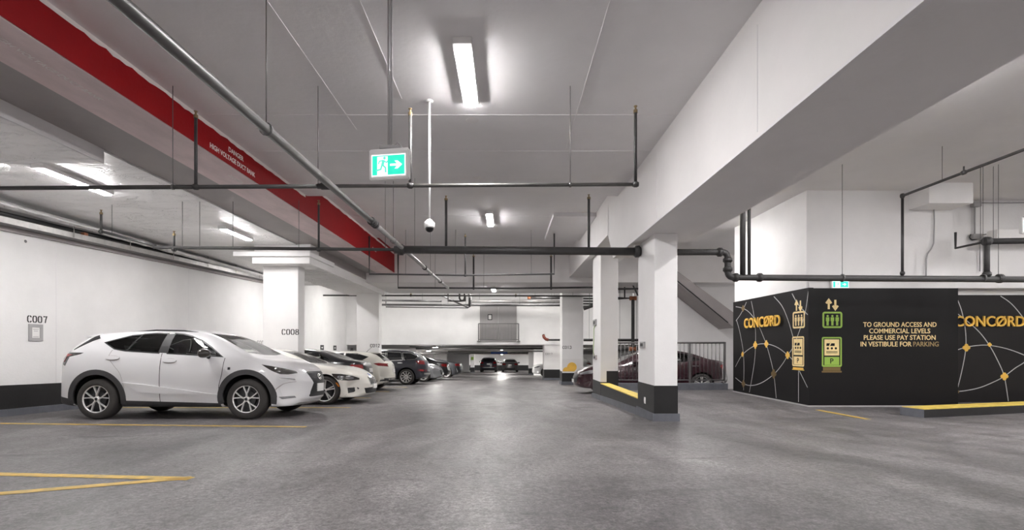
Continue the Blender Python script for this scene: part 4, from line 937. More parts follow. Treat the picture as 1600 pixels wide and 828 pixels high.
def shell(S):
    xf, xr = S['xf'], S['xr']; top = pchip(S['top']); belt = pchip(S['belt']); bot = pchip(S['bot']); wid = pchip(S['w'])
    N = S.get('n', 88) if S.get('see') else 56; sw_f, sw_r = S.get('sweep', (.22, .16)); fa, ra = S['fa'], S['ra']
    xs = [xr+(xf-xr)*(.5-.5*math.cos(PI*(.04+.92*i/N)))/1.0 for i in range(N+1)]; a0, a1 = xs[0], xs[-1]; xs = [xr+(x-a0)/(a1-a0)*(xf-xr) for x in xs]
    tum = S.get('tumble', .36); bm = bmesh.new(); rings = []
    for x in xs:
        t = top(x); zb = bot(x); bl = min(belt(x), t-.035); W = wid(x); g = t-bl; ws = .955*W; wr = ws-(.07+tum*g); h = bl-zb
        K = [(0, zb), (.55*W, zb), (.86*W, zb+.004), (.945*W, zb+.07*h+.02), (.978*W, zb+.32*h), (W, zb+.60*h), (.994*W, zb+.82*h), (ws, bl),
             (ws-(ws-wr)*.40, bl+.46*g), (wr, bl+.86*g), (wr*.80, bl+.955*g), (wr*.42, t-.008*min(1, g*4)), (0, t)]
        pts = smooth_path(K, 3); ring_ = []
        for p in pts:
            y, z = max(p.x, 0), p.y; u = abs(y)/max(W, .01); xx = x
            if x > fa: s = (x-fa)/(xf-fa); xx -= sw_f*(u**3)*s*s
            if x < ra: s = (ra-x)/(ra-xr); xx += sw_r*(u**3)*s*s
            ring_.append((xx, y, z))
        n = len(ring_)
        full = [bm.verts.new((a, -b, c)) for a, b, c in ring_]+[bm.verts.new((a, b, c)) for a, b, c in ring_[-2:0:-1]]
        rings.append(full)
    for r0, r1 in zip(rings, rings[1:]):
        n = len(r0)
        for k in range(n): bm.faces.new((r0[k], r0[(k+1) % n], r1[(k+1) % n], r1[k]))
    for r, dx, xe, sw in ((rings[0], -.02, xr, sw_r), (rings[-1], .02, xf, -sw_f)):
        We = wid(xe)
        c = sum((v.co for v in r), Vector())/len(r); zc = c.z; n = len(r)
        # cap: rings shrinking toward the middle so that fascia details can be cut into it
        prev = r
        for k in (.85, .6, .3):
            ring_ = [bm.verts.new((xe+sw*(abs(v.co.y)*k/We)**3+dx*(1-k*k), v.co.y*k, zc+(v.co.z-zc)*k)) for v in r]
            for j in range(n): bm.faces.new((prev[j], prev[(j+1) % n], ring_[(j+1) % n], ring_[j]))
            prev = ring_
        cv = bm.verts.new((xe+dx, 0, zc))
        for j in range(n): bm.faces.new((prev[j], prev[(j+1) % n], cv))
    bmesh.ops.remove_doubles(bm, verts=bm.verts[:], dist=1e-5)
    bmesh.ops.recalc_face_normals(bm, faces=bm.faces[:]); bm.normal_update()
    return bm
WHEELS = {}
def wheel_meshes(R, wd, rimr, style):
    key = (R, wd, rimr, style)
    if key in WHEELS: return WHEELS[key]
    mb = MB(); h = wd/2
    mb.lathe([(rimr-.01, -h+.02), (rimr, -h), (rimr+.03, -h-.004), (R-.035, -h), (R-.012, -h+.018), (R, -h+.05), (R, h-.05), (R-.012, h-.018), (R-.035, h), (rimr+.03, h+.004), (rimr, h), (rimr-.01, h-.02)], axis='y', n=40)
    for rr in (R-.008, ):
        pass
    tmp = bpy.data.meshes.new('tire'); tmp.from_pydata(mb.v, [], mb.f)
    for p in tmp.polygons: p.use_smooth = True
    tmp.materials.append(M['tyre'])
    # outer face looks to -y
    rb = MB(); y0 = -h+.012
    rb.lathe([(rimr+.004, y0-.006), (rimr-.012, y0-.008), (rimr-.018, y0+.012)], axis='y', n=40)
    rb.lathe([(.026, y0-.004), (.030, y0), (.048, y0+.004), (.05, y0+.03)], axis='y', n=20)
    n, kind = style
    def bar(a0, r0, a1, r1, w0, w1, d=.028):
        p = Vector((math.cos(a0)*r0, 0, math.sin(a0)*r0)); q = Vector((math.cos(a1)*r1, 0, math.sin(a1)*r1)); dr = (q-p).normalized(); s = Vector((-dr.z, 0, dr.x))
        ya = y0+.004; yb = y0-.002
        rb.hexa([p-s*w0/2+Vector((0, ya, 0)), p+s*w0/2+Vector((0, ya, 0)), q+s*w1/2+Vector((0, yb, 0)), q-s*w1/2+Vector((0, yb, 0)),
                 p-s*w0/2+Vector((0, ya+d, 0)), p+s*w0/2+Vector((0, ya+d, 0)), q+s*w1/2+Vector((0, yb+d, 0)), q-s*w1/2+Vector((0, yb+d, 0))])
    for i in range(n):
        a = 2*PI*i/n+PI/2
        if kind == 'Y':
            bar(a, .04, a, .09, .030, .024); bar(a, .082, a-.24, rimr-.012, .015, .021); bar(a, .082, a+.24, rimr-.012, .015, .021)
        elif kind == 'double':
            bar(a-.13, .045, a-.13, rimr-.012, .022, .03); bar(a+.13, .045, a+.13, rimr-.012, .022, .03)
        else: bar(a, .04, a, rimr-.012, .036, .030)
    rm = bpy.data.meshes.new('rim'); rm.from_pydata(rb.v, [], rb.f)
    for p, s in zip(rm.polygons, rb.sm): p.use_smooth = s
    rm.materials.append(M['rim'])
    bd = MB(); bd.lathe([(rimr-.018, y0+.012), (rimr-.03, y0+.09), (rimr*.62, y0+.09), (rimr*.60, y0+.05), (0, y0+.05)], axis='y', n=32); bd.lathe([(.030, y0-.001), (0, y0-.003)], axis='y', n=16)
    bm_ = bpy.data.meshes.new('brake_disc'); bm_.from_pydata(bd.v, [], bd.f); bm_.materials.append(M['rim_dark'])
    WHEELS[key] = (tmp, rm, bm_); return WHEELS[key]
def drape(bvh, v2, faces, name, m, parent, view='side', side=-1, off=.004, thick=.012, maxd=.12):
    """lay flat faces (measured in a side, front or rear view) onto the shell with a little thickness"""
    bm = bmesh.new(); vv = [bm.verts.new((p[0], 0, p[1])) for p in v2]
    for f in faces:
        try: bm.faces.new([vv[i] for i in f])
        except ValueError: pass
    lo = [min(p[0] for p in v2), min(p[1] for p in v2)]; hi = [max(p[0] for p in v2), max(p[1] for p in v2)]
    for k, no in ((0, (1, 0, 0)), (1, (0, 0, 1))):
        c = lo[k]+maxd
        while c < hi[k]:
            bmesh.ops.bisect_plane(bm, geom=bm.verts[:]+bm.edges[:]+bm.faces[:], plane_co=(c, 0, 0) if k == 0 else (0, 0, c), plane_no=no); c += maxd
    D = {'side': Vector((0, -side, 0)), 'front': Vector((-1, 0, 0)), 'rear': Vector((1, 0, 0)), 'top': Vector((0, 0, -1))}[view]; bad = []
    low = {}
    for v in bm.verts:
        a, b = v.co.x, v.co.z
        o = {'side': Vector((a, side*2, b)), 'front': Vector((5, a, b)), 'rear': Vector((-5, a, b)), 'top': Vector((a, b, 3))}[view]
        hit, nrm, i_, d_ = bvh.ray_cast(o, D)
        if hit is None: bad.append(v); continue
        if nrm.dot(D) > 0: nrm = -nrm
        v.co = hit+nrm*off; low[v] = hit-nrm*(thick-off)
    if bad: bmesh.ops.delete(bm, geom=bad, context='VERTS')
    if not bm.faces: bm.free(); return None
    edges = [e for e in bm.edges if e.is_boundary]
    lv = {v: bm.verts.new(low[v]) for v in {x for e in edges for x in e.verts}}
    for e in edges: a, b = e.verts; bm.faces.new((a, b, lv[b], lv[a]))
    bmesh.ops.recalc_face_normals(bm, faces=bm.faces[:])
    me = bpy.data.meshes.new(name); bm.to_mesh(me); bm.free()
    return link_mesh(name, me, m, parent)
def poly_faces(poly): return poly, [tuple(range(len(poly)))]
def car(S, pm, label, X, Yc, yaw, group=None, z=None, detail=2):
    """S: measurements of one kind of car; local x forward, origin on the ground midway between the axles"""
    root = bpy.data.objects.new(S['name'], None); COL.objects.link(root); ORG[root] = Vector((0, 0, 0)); prop(root, label, 'car', group)
    S = dict(S, see=detail >= 2); bm = shell(S); bvh = BVHTree.FromBMesh(bm); R = S['R']; fa, ra = S['fa'], S['ra']; W = max(p[1] for p in S['w'])
    see = detail >= 2
    lo_y = lambda c: abs(c.y) > .35
    # wheel arches
    for ax_ in (fa, ra):
        ra_ = S['arch']; poly = [(ax_+ra_*math.cos(t), R+.01+ra_*math.sin(t)) for t in [2*PI*k/26 for k in range(26)]]
        fs = cut(bm, poly, (0, 2), lambda c: abs(c.y) > W-.34 and c.z < R+ra_+.03); bmesh.ops.delete(bm, geom=fs, context='FACES')
        for s in (-1, 1):
            wl_ = MB(); wl_.lathe([(ra_+.004, s*(W-.10)), (ra_+.004, s*(W-.33)), (0, s*(W-.34))], (ax_, 0, R+.01), axis='y', n=26); [setattr(v, 'z', max(v.z, .27)) for v in wl_.v]; wl_.build('wheel_well', M['dark'], root)
    # windows: black surround then glass
    gl = M['glass'] if see else M['glass_dark']
    for poly, kind in S['win']:
        out = offset_poly(poly, .022)
        cond = lambda c: abs(c.y) > .30 and c.z > .7
        cut(bm, out, (0, 2), cond); g = cut(bm, poly, (0, 2), cond)
        ring_ = [f for f in bm.faces if cond(f.calc_center_median()) and inside(out, f.calc_center_median().x, f.calc_center_median().z) and f not in set(g)]
        lift(bm, g, 'side_window', M['glass_tint'] if (see and kind == 'tint') else gl, root, -.006); lift(bm, ring_, 'window_trim', M[S.get('trim', 'dark')], root, .003)
    bm.normal_update()
    for key, nm in (('ws', 'windshield'), ('rw', 'rear_window')):
        poly, ax_, rng = S[key]; cond = lambda c: rng[0] < c.x < rng[1] and c.z > .75
        g = cut(bm, poly, ax_, cond); bm.normal_update(); lift(bm, g, nm, gl if key == 'ws' else (M['glass_tint'] if see else gl), root, -.004)
    for nm, poly, ax_, m_, cd_ in S.get('cuts', []):
        fs = cut(bm, poly, ax_, cd_); bm.normal_update(); lift(bm, fs, nm, M[m_], root, .002)
    bm.normal_update()
    body = bpy.data.meshes.new('body'); bm.to_mesh(body)
    for p in body.polygons: p.use_smooth = True
    bo = link_mesh('body', body, pm, root)
    if see:
        ln = body.copy(); ln.materials.clear(); ln.materials.append(M['interior'])
        for v in bm.verts: pass
        bm.verts.ensure_lookup_table()
        for i, v in enumerate(ln.vertices): v.co = bm.verts[i].co-bm.verts[i].normal*.03
        link_mesh('interior_lining', ln, None, root)
        sx = S.get('seat_x', -.05)
        for x, hh in ((sx+.25, S['seat_h']), (sx-.62, S['seat_h']-.04)):
            for y in (-.36, .36):
                st_ = MB(); st_.bev(x-.25, x+.25, y-.24, y+.24, .35, .58, .05); st_.hexa([(x-.30, y-.22, .5), (x-.14, y-.22, .5), (x-.14, y+.22, .5), (x-.30, y+.22, .5), (x-.45, y-.18, hh-.16), (x-.34, y-.18, hh-.16), (x-.34, y+.18, hh-.16), (x-.45, y+.18, hh-.16)])
                st = st_.build('seat', M['seat'], root); MB().bev(x-.47, x-.37, y-.12, y+.12, hh-.13, hh+.04, .03).build('headrest', M['seat'], st)
        MB().bev(sx+.72, sx+1.0, -.62, .62, .55, S['dash'], .05).build('dashboard', M['interior'], root)
        MB().lathe([(.17, -.012), (.19, -.012), (.19, .012), (.17, .012), (.17, -.012)], (sx+.58, .36, S['dash']-.02), axis='x', n=20).build('steering_wheel', M['interior'], root)
    bm.free()
    # side details on both sides
    for s in (-1, 1):
        for nm, geo, m_, off, th in S.get('side', []): drape(bvh, geo[0], geo[1], nm, M[m_] if m_ != 'paint' else pm, root, 'side', s, off, th)
        mz = S['mirror']; mbm = MB(); yb = W-.06
        bb = bmesh.new(); bmesh.ops.create_uvsphere(bb, u_segments=14, v_segments=8, radius=1)
        for v in bb.verts:
            x_, y_, z_ = v.co; k = -.065 if x_ < 0 else -.12
            v.co = Vector((mz[0]+(x_*.06 if x_ < 0 else x_*.15), s*(yb+.17+y_*.12), mz[1]+z_*.085))
        mbm.frombm(bb, True); mo = mbm.build('mirror', M[S.get('mirror_m', 'dark')] if S.get('mirror_m') != 'paint' else pm, root)
        MB().tube([(mz[0]+.02, s*(yb-.04), mz[1]-.085), (mz[0]+.02, s*(yb+.08), mz[1]-.05)], [.035, .03], 8).build('mirror_arm', M['dark'], mo)
        if S.get('mirror_m') != 'paint': pass
    for nm, geo, m_, vw, off, th in S.get('ends', []): drape(bvh, geo[0], geo[1], nm, M[m_] if m_ != 'paint' else pm, root, vw, -1, off, th, .10)
    for nm, fn, m_ in S.get('extra', []):
        mb = MB(); fn(mb); mb.build(nm, M[m_] if m_ != 'paint' else pm, root)
    tm, rm, bd = wheel_meshes(R, S.get('tw', .235), S['rim'], S['style'])
    for ax_ in (fa, ra):
        for s in (-1, 1):
            yy = s*(W-S.get('tw', .235)/2-.012)
            o = link_mesh('tire', tm, None, root); o.location = (ax_, yy, R)
            if s > 0: o.rotation_euler = (0, 0, PI)
            r_ = link_mesh('rim', rm, None, o); link_mesh('brake_disc', bd, None, o)
    zf = floor_z(Yc) if z is None else z
    Mx = Matrix.Translation((X, Yc, zf)) @ Matrix.Rotation(-math.atan(SLOPE), 4, 'X') @ Matrix.Rotation(yaw, 4, 'Z')
    root.matrix_world = Mx; return root
def band2(path, wd, k=4): return ribbon(smooth_path(path, k), wd)
def arch_ring(ax_, R, r0, r1, a0=-12, a1=192, n=26):
    v = []; 
    for i in range(n+1):
        t = math.radians(a0+(a1-a0)*i/n); v += [(ax_+r0*math.cos(t), R+.01+r0*math.sin(t)), (ax_+r1*math.cos(t), R+.01+r1*math.sin(t))]
    return v, [(2*i, 2*i+1, 2*i+3, 2*i+2) for i in range(n)]
def mirror2(half): return half+[(-a, b) for a, b in half[::-1] if abs(a) > 1e-6]
def yz(half): return mirror2(half)
def ell(cx, cz, a, b, n=14): return [(cx+a*math.cos(2*PI*k/n), cz+b*math.sin(2*PI*k/n)) for k in range(n)]
def strip_h(w_, z0, z1): return [(-w_, z0), (w_, z0), (w_, z1), (-w_, z1)]
lampc = lambda x0, x1, y=.40: (lambda c: x0 < c.x < x1 and abs(c.y) > y)
frontc = lambda x0: (lambda c: c.x > x0)
rearc = lambda x0: (lambda c: c.x < x0)
def top_poly(x0, w0, x1, w1, bow0=0, bow1=0):      # window outline seen from above: lower edge x0, upper edge x1
    n = 6; a = [(x0+bow0*(1-(2*k/n-1)**2), -w0+2*w0*k/n) for k in range(n+1)]; b = [(x1+bow1*(1-(2*k/n-1)**2), w1-2*w1*k/n) for k in range(n+1)]
    return a+b
# ---------------------------------------------------------------- white crossover (nearest)
fa, ra = 1.33, -1.33
NX = dict(name='crossover', xf=2.28, xr=-2.36, fa=fa, ra=ra, R=.36, rim=.245, arch=.435, style=(5, 'Y'), tw=.235, sweep=(.42, .30), tumble=.40,
  top=[(-2.36, .66), (-2.33, .86), (-2.26, 1.04), (-2.10, 1.17), (-1.95, 1.29), (-1.66, 1.50), (-1.55, 1.545), (-1.0, 1.60), (-.4, 1.64), (.1, 1.632), (.45, 1.575), (.7, 1.48), (1.0, 1.325), (1.25, 1.185), (1.4, 1.125), (1.7, 1.07), (1.95, .995), (2.13, .91), (2.23, .82), (2.28, .70)],
  belt=[(-2.36, .62), (-2.2, .98), (-1.9, 1.16), (-1.4, 1.23), (-1.0, 1.215), (-.3, 1.165), (.9, 1.095), (1.3, 1.03), (1.8, .95), (2.1, .83), (2.28, .64)],
  bot=[(-2.36, .42), (-2.2, .27), (-1.8, .23), (1.75, .21), (2.1, .22), (2.28, .34)],
  w=[(-2.36, .74), (-2.2, .86), (-1.8, .915), (-1.3, .922), (0, .912), (1.3, .922), (1.75, .915), (2.1, .86), (2.28, .74)],
  win=[([(-1.24, 1.365), (-1.05, 1.262), (-.87, 1.23), (-.83, 1.24), (-.70, 1.50), (-.86, 1.485)], 'tint'),
       ([(-.83, 1.226), (-.27, 1.188), (-.25, 1.525), (-.45, 1.53), (-.66, 1.512), (-.71, 1.49)], 'tint'),
       ([(-.10, 1.180), (.86, 1.118), (.62, 1.28), (.42, 1.395), (.22, 1.475), (.04, 1.515), (-.11, 1.527)], 'clear')],
  ws=(top_poly(1.22, .66, .47, .54, .10, .10), (0, 1), (.3, 1.5)), rw=(top_poly(-1.98, .60, -1.70, .52, -.03, -.03), (0, 1), (-2.2, -1.5)),
  mirror=(.62, 1.17), mirror_m='lamp_dark', seat_h=1.27, dash=1.02, seat_x=-.05,
  cuts=[('sill_trim', [(-.93, .1), (.86, .1), (.86, .285), (-.93, .335)], (0, 2), 'cladding', lambda c: abs(c.y) > .5), ('rear_bumper_trim', [(-2.5, .15), (-1.78, .15), (-1.79, .36), (-2.0, .40), (-2.12, .50), (-2.5, .52)], (0, 2), 'cladding', lambda c: c.x < -1.6),
        ('head_lamp', [(1.58, .975), (1.75, .945), (1.95, .895), (2.07, .850), (2.09, .815), (1.98, .795), (1.88, .80), (1.74, .875)], (0, 2), 'lamp_dark', lampc(1.3, 2.3, .42)),
        ('tail_lamp', [(-2.20, 1.19), (-1.58, 1.185), (-1.64, 1.155), (-1.84, 1.11), (-1.91, .95), (-1.97, .97), (-2.04, 1.06), (-2.20, 1.06)], (0, 2), 'lamp_dark', lampc(-2.4, -1.4, .40)),
        ('grille', yz([(0, .84), (.36, .84), (.38, .82), (.26, .62), (.37, .39), (.35, .37), (0, .37)]), (1, 2), 'dark', frontc(1.9))],
  side=[('wheel_arch_trim', arch_ring(fa, .36, .425, .515), 'cladding', .012, .03), ('wheel_arch_trim', arch_ring(ra, .36, .425, .515), 'cladding', .012, .03),
        ('door_gap', ribbon([(-.20, 1.17), (-.215, .60), (-.215, .31)], .009), 'dark', .0035, .008), ('door_gap', ribbon([(.93, 1.09), (.90, .8), (.845, .60), (.835, .28)], .009), 'dark', .0035, .008),
        ('door_gap', band2([(-1.08, 1.24), (-1.12, 1.1), (-1.02, .96), (-.90, .80), (-.84, .55)], .006), 'grey_soffit', .0025, .006),
        ('handle_recess_shade', poly_faces(ell(-1.05, 1.085, .125, .048)), 'grey_soffit', .0015, .005), ('handle_recess_shade', poly_faces(ell(-.045, 1.035, .125, .048)), 'grey_soffit', .0015, .005),  # flat grey ellipses paint the shade of the handle recesses
        ('door_handle', poly_faces(ell(-1.05, 1.092, .13, .034)), 'paint', .016, .02), ('door_handle', poly_faces(ell(-.045, 1.042, .13, .034)), 'paint', .016, .02),
        ('pillar_trim', poly_faces([(-.25, 1.185), (-.11, 1.178), (-.12, 1.527), (-.25, 1.525)]), 'dark', .006, .008),
        ('side_crease', poly_faces([(-.86, .66), (-.50, .62), (.80, .445), (.80, .435), (-.10, .455), (-.56, .475)]), 'paint', .020, .022),
        ('running_light', poly_faces([(1.76, .745), (1.90, .735), (2.05, .715), (2.07, .685), (1.95, .715)]), 'chrome', .006, .012),
        ('tail_lens', poly_faces([(-2.16, 1.165), (-1.90, 1.165), (-1.78, 1.150), (-1.90, 1.11), (-1.95, 1.02), (-2.04, 1.075), (-2.16, 1.075)]), 'lamp_red', .010, .012),
        ('fender_badge', poly_faces(rect(1.0, .88, 1.045, .925)), 'dark', .004, .006), ('rear_spoiler_fin', poly_faces([(-1.80, 1.235), (-1.52, 1.47), (-1.46, 1.50), (-1.40, 1.445), (-1.50, 1.40)]), 'dark', .012, .02),
        ('fog_lamp', poly_faces([(1.86, .395), (2.06, .40), (2.08, .365), (1.90, .35)]), 'lamp_clear', .006, .012), ('bumper_crease_shade', band2([(1.80, .31), (1.82, .50), (1.90, .62), (2.08, .66)], .010), 'grey_soffit', .003, .006),  # grey strip on the bumper paints the shade along its crease
        ('mud_flap', poly_faces([(.86, .30), (.90, .52), (.93, .30), (.92, .18), (.88, .18)]), 'cladding', .012, .02)],
  ends=[('license_plate', poly_faces(rect(-.15, .46, .15, .61)), 'paper', 'front', .02, .025), ('emblem_ring', (lambda o, i: (o+i, [(k, (k+1) % 20, 20+(k+1) % 20, 20+k) for k in range(20)]))(ell(0, .735, .085, .058, 20), ell(0, .735, .066, .042, 20)), 'chrome', 'front', .02, .025),
        ('emblem_stroke', ribbon([(.03, .77), (-.035, .715), (.05, .715)], .014), 'chrome', 'front', .02, .025),
        ('front_lip', poly_faces([(-.60, .235), (.60, .235), (.50, .275), (-.50, .275)]), 'galv', 'front', .012, .02)]
       +[('grille_bar', ribbon([(-x_, z_), (x_, z_)], .010), 'cladding', 'front', .010, .014) for z_, x_ in [(.80-.034*k, .25+.115*abs(.80-.034*k-.62)/.22) for k in range(13)]],
  extra=[*[('roof_rail', lambda mb, s=s: mb.tube([(-1.10, s*.575, 1.525), (-1.0, s*.585, 1.562), (-.5, s*.60, 1.605), (0, s*.59, 1.598), (.25, s*.575, 1.562), (.33, s*.565, 1.53)], .013, 8), 'rim_dark') for s in (-1, 1)],
         ('rear_spoiler', lambda mb: mb.hexa([(-1.84, -.56, 1.475), (-1.50, -.60, 1.50), (-1.50, .60, 1.50), (-1.84, .56, 1.475), (-1.84, -.56, 1.50), (-1.50, -.60, 1.545), (-1.50, .60, 1.545), (-1.84, .56, 1.50)]), 'paint')])
# ---------------------------------------------------------------- white coupe
fa, ra = 1.43, -1.43
CP = dict(name='coupe', xf=2.37, xr=-2.50, fa=fa, ra=ra, R=.345, rim=.262, arch=.385, style=(5, 'double'), tw=.245, sweep=(.45, .30), tumble=.50,
  top=[(-2.5, .60), (-2.45, .86), (-2.3, .98), (-1.9, 1.03), (-1.7, 1.07), (-1.2, 1.24), (-.7, 1.345), (-.25, 1.375), (.1, 1.345), (.45, 1.25), (.8, 1.10), (1.0, 1.0), (1.3, .955), (1.7, .90), (2.0, .82), (2.2, .73), (2.32, .63), (2.37, .52)],
  belt=[(-2.5, .55), (-2.3, .88), (-1.7, .97), (-1.0, .96), (0, .93), (.8, .90), (1.3, .85), (1.8, .76), (2.2, .62), (2.37, .46)],
  bot=[(-2.5, .38), (-2.3, .24), (-1.9, .19), (1.9, .16), (2.2, .17), (2.37, .24)],
  w=[(-2.5, .72), (-2.3, .86), (-1.8, .935), (-1.4, .945), (0, .93), (1.4, .945), (1.9, .92), (2.2, .84), (2.37, .72)],
  win=[([(-1.35, 1.03), (-.62, .985), (-.60, 1.24), (-.95, 1.21)], 'tint'), ([(-.54, .98), (.62, .945), (.35, 1.10), (.05, 1.22), (-.25, 1.26), (-.53, 1.25)], 'clear')],
  ws=(top_poly(.93, .62, .22, .52, .14, .10), (0, 1), (.05, 1.3)), rw=(top_poly(-1.72, .58, -.95, .50, -.05, -.03), (0, 1), (-1.9, -.8)), mirror=(.48, 1.0), mirror_m='paint', seat_h=1.12, dash=.88, seat_x=-.35,
  cuts=[('head_lamp', [(1.60, .745), (1.82, .735), (2.02, .695), (2.16, .63), (2.16, .59), (1.95, .575), (1.75, .60), (1.64, .68)], (0, 2), 'lamp_dark', lampc(1.5, 2.4, .34)),
        ('kidney_grille', rect(-.27, .47, -.02, .64), (1, 2), 'dark', frontc(2.0)), ('kidney_grille', rect(.02, .47, .27, .64), (1, 2), 'dark', frontc(2.0)),
        ('lower_intake', yz([(0, .25), (.42, .25), (.46, .38), (0, .40)]), (1, 2), 'dark', frontc(2.0)), ('tail_lamp', [(-2.42, .88), (-2.0, .88), (-2.05, .80), (-2.42, .74)], (0, 2), 'lamp_red', lampc(-2.5, -1.8, .35))],
  side=[('side_intake', poly_faces([(1.92, .40), (2.13, .405), (2.16, .37), (2.05, .29), (1.95, .27)]), 'dark', .004, .01), ('side_reflector', poly_faces([(1.70, .53), (1.735, .535), (1.80, .44), (1.765, .43)]), 'amber', .008, .014),
        ('lamp_lens', poly_faces(ell(1.98, .635, .08, .035)), 'lamp_clear', .006, .01), ('lamp_lens', poly_faces(ell(1.80, .665, .07, .035)), 'lamp_clear', .006, .01),
        ('door_gap', ribbon([(.75, .90), (.78, .55), (.72, .28)], .008), 'dark', .0035, .008), ('door_gap', ribbon([(-.58, .95), (-.62, .5), (-.56, .28)], .008), 'dark', .0035, .008), ('door_handle', poly_faces(ell(-.40, .80, .11, .025)), 'paint', .025, .03),
        ('bumper_gap', band2([(1.88, .17), (1.98, .33), (2.05, .42)], .008), 'grey_soffit', .002, .006)],
  ends=[('license_plate', poly_faces(rect(-.15, .36, .15, .47)), 'paper', 'front', .03, .035), ('kidney_frame', (rect(-.29, .455, -.01, .655)+rect(-.265, .475, -.03, .635), [(k, (k+1) % 4, 4+(k+1) % 4, 4+k) for k in range(4)]), 'chrome', 'front', .012, .02),
        ('kidney_frame', (rect(.01, .455, .29, .655)+rect(.03, .475, .265, .635), [(k, (k+1) % 4, 4+(k+1) % 4, 4+k) for k in range(4)]), 'chrome', 'front', .012, .02), ('round_emblem', poly_faces(ell(0, .695, .04, .04)), 'blue', 'front', .006, .01)])
# ---------------------------------------------------------------- sedan
fa, ra = 1.42, -1.40
def sedan(**kw):
    S = dict(name='sedan', xf=2.33, xr=-2.42, fa=1.42, ra=-1.40, R=.335, rim=.235, arch=.375, style=(5, 'double'), tw=.225, sweep=(.40, .30), tumble=.46,
      top=[(-2.42, .62), (-2.38, .90), (-2.28, 1.03), (-1.95, 1.10), (-1.75, 1.13), (-1.2, 1.33), (-.8, 1.42), (-.3, 1.46), (.1, 1.435), (.45, 1.33), (.85, 1.13), (1.05, 1.03), (1.4, .985), (1.8, .92), (2.1, .83), (2.26, .71), (2.33, .56)],
      belt=[(-2.42, .56), (-2.25, .93), (-1.7, 1.01), (-1.0, .99), (0, .96), (.9, .92), (1.4, .87), (1.9, .78), (2.2, .64), (2.33, .48)],
      bot=[(-2.42, .40), (-2.25, .26), (-1.9, .20), (1.9, .18), (2.15, .19), (2.33, .28)],
      w=[(-2.42, .70), (-2.25, .83), (-1.8, .905), (-1.4, .915), (0, .905), (1.4, .915), (1.85, .89), (2.15, .82), (2.33, .70)],
      win=[([(-1.38, 1.10), (-.62, 1.025), (-.60, 1.335), (-1.0, 1.285)], 'clear'), ([(-.52, 1.02), (.68, .965), (.38, 1.16), (.08, 1.29), (-.2, 1.34), (-.51, 1.343)], 'clear')],
      ws=(top_poly(.98, .62, .25, .52, .13, .10), (0, 1), (.1, 1.3)), rw=(top_poly(-1.78, .58, -1.05, .50, -.05, -.03), (0, 1), (-1.95, -.9)), mirror=(.55, 1.04), mirror_m='paint', seat_h=1.18, dash=.92, seat_x=-.25,
      cuts=[('head_lamp', [(1.68, .80), (1.95, .77), (2.2, .68), (2.2, .62), (1.9, .66)], (0, 2), 'lamp_clear', lampc(1.5, 2.4, .38)), ('grille', yz([(0, .36), (.34, .36), (.44, .62), (0, .64)]), (1, 2), 'dark', frontc(1.9)),
            ('tail_lamp', [(-2.40, .95), (-2.05, .95), (-1.95, .90), (-2.05, .80), (-2.40, .76)], (0, 2), 'lamp_red', lampc(-2.5, -1.9, .50))],
      side=[('door_gap', ribbon([(.80, .93), (.82, .55), (.74, .28)], .008), 'dark', .0035, .008), ('door_gap', ribbon([(-.56, .98), (-.58, .5), (-.56, .28)], .008), 'dark', .0035, .008), ('door_handle', poly_faces(ell(-.36, .86, .11, .022)), 'chrome', .022, .03), ('door_handle', poly_faces(ell(-1.2, .90, .11, .022)), 'chrome', .022, .03)],
      ends=[('license_plate', poly_faces(rect(-.16, .72, .16, .84)), 'paper', 'rear', .015, .02), ('rear_bumper_trim', poly_faces(strip_h(.55, .38, .46)), 'dark', 'rear', .01, .02), ('license_plate', poly_faces(rect(-.15, .36, .15, .47)), 'paper', 'front', .03, .035), ('trunk_gap', ribbon([(-.60, .72), (-.62, .95)], .008), 'dark', 'rear', .002, .006)])
    S.update(kw); return S
SD = sedan()
SP = sedan(name='sports_coupe', top=[(a, b if b < 1.0 else .97+(b-.97)*.62) for a, b in sedan()['top']], win=[([(-1.2, 1.02), (-.62, .99), (-.60, 1.17), (-.9, 1.14)], 'clear'), ([(-.54, .985), (.55, .955), (.28, 1.08), (.0, 1.16), (-.52, 1.18)], 'clear')], R=.34, rim=.25)
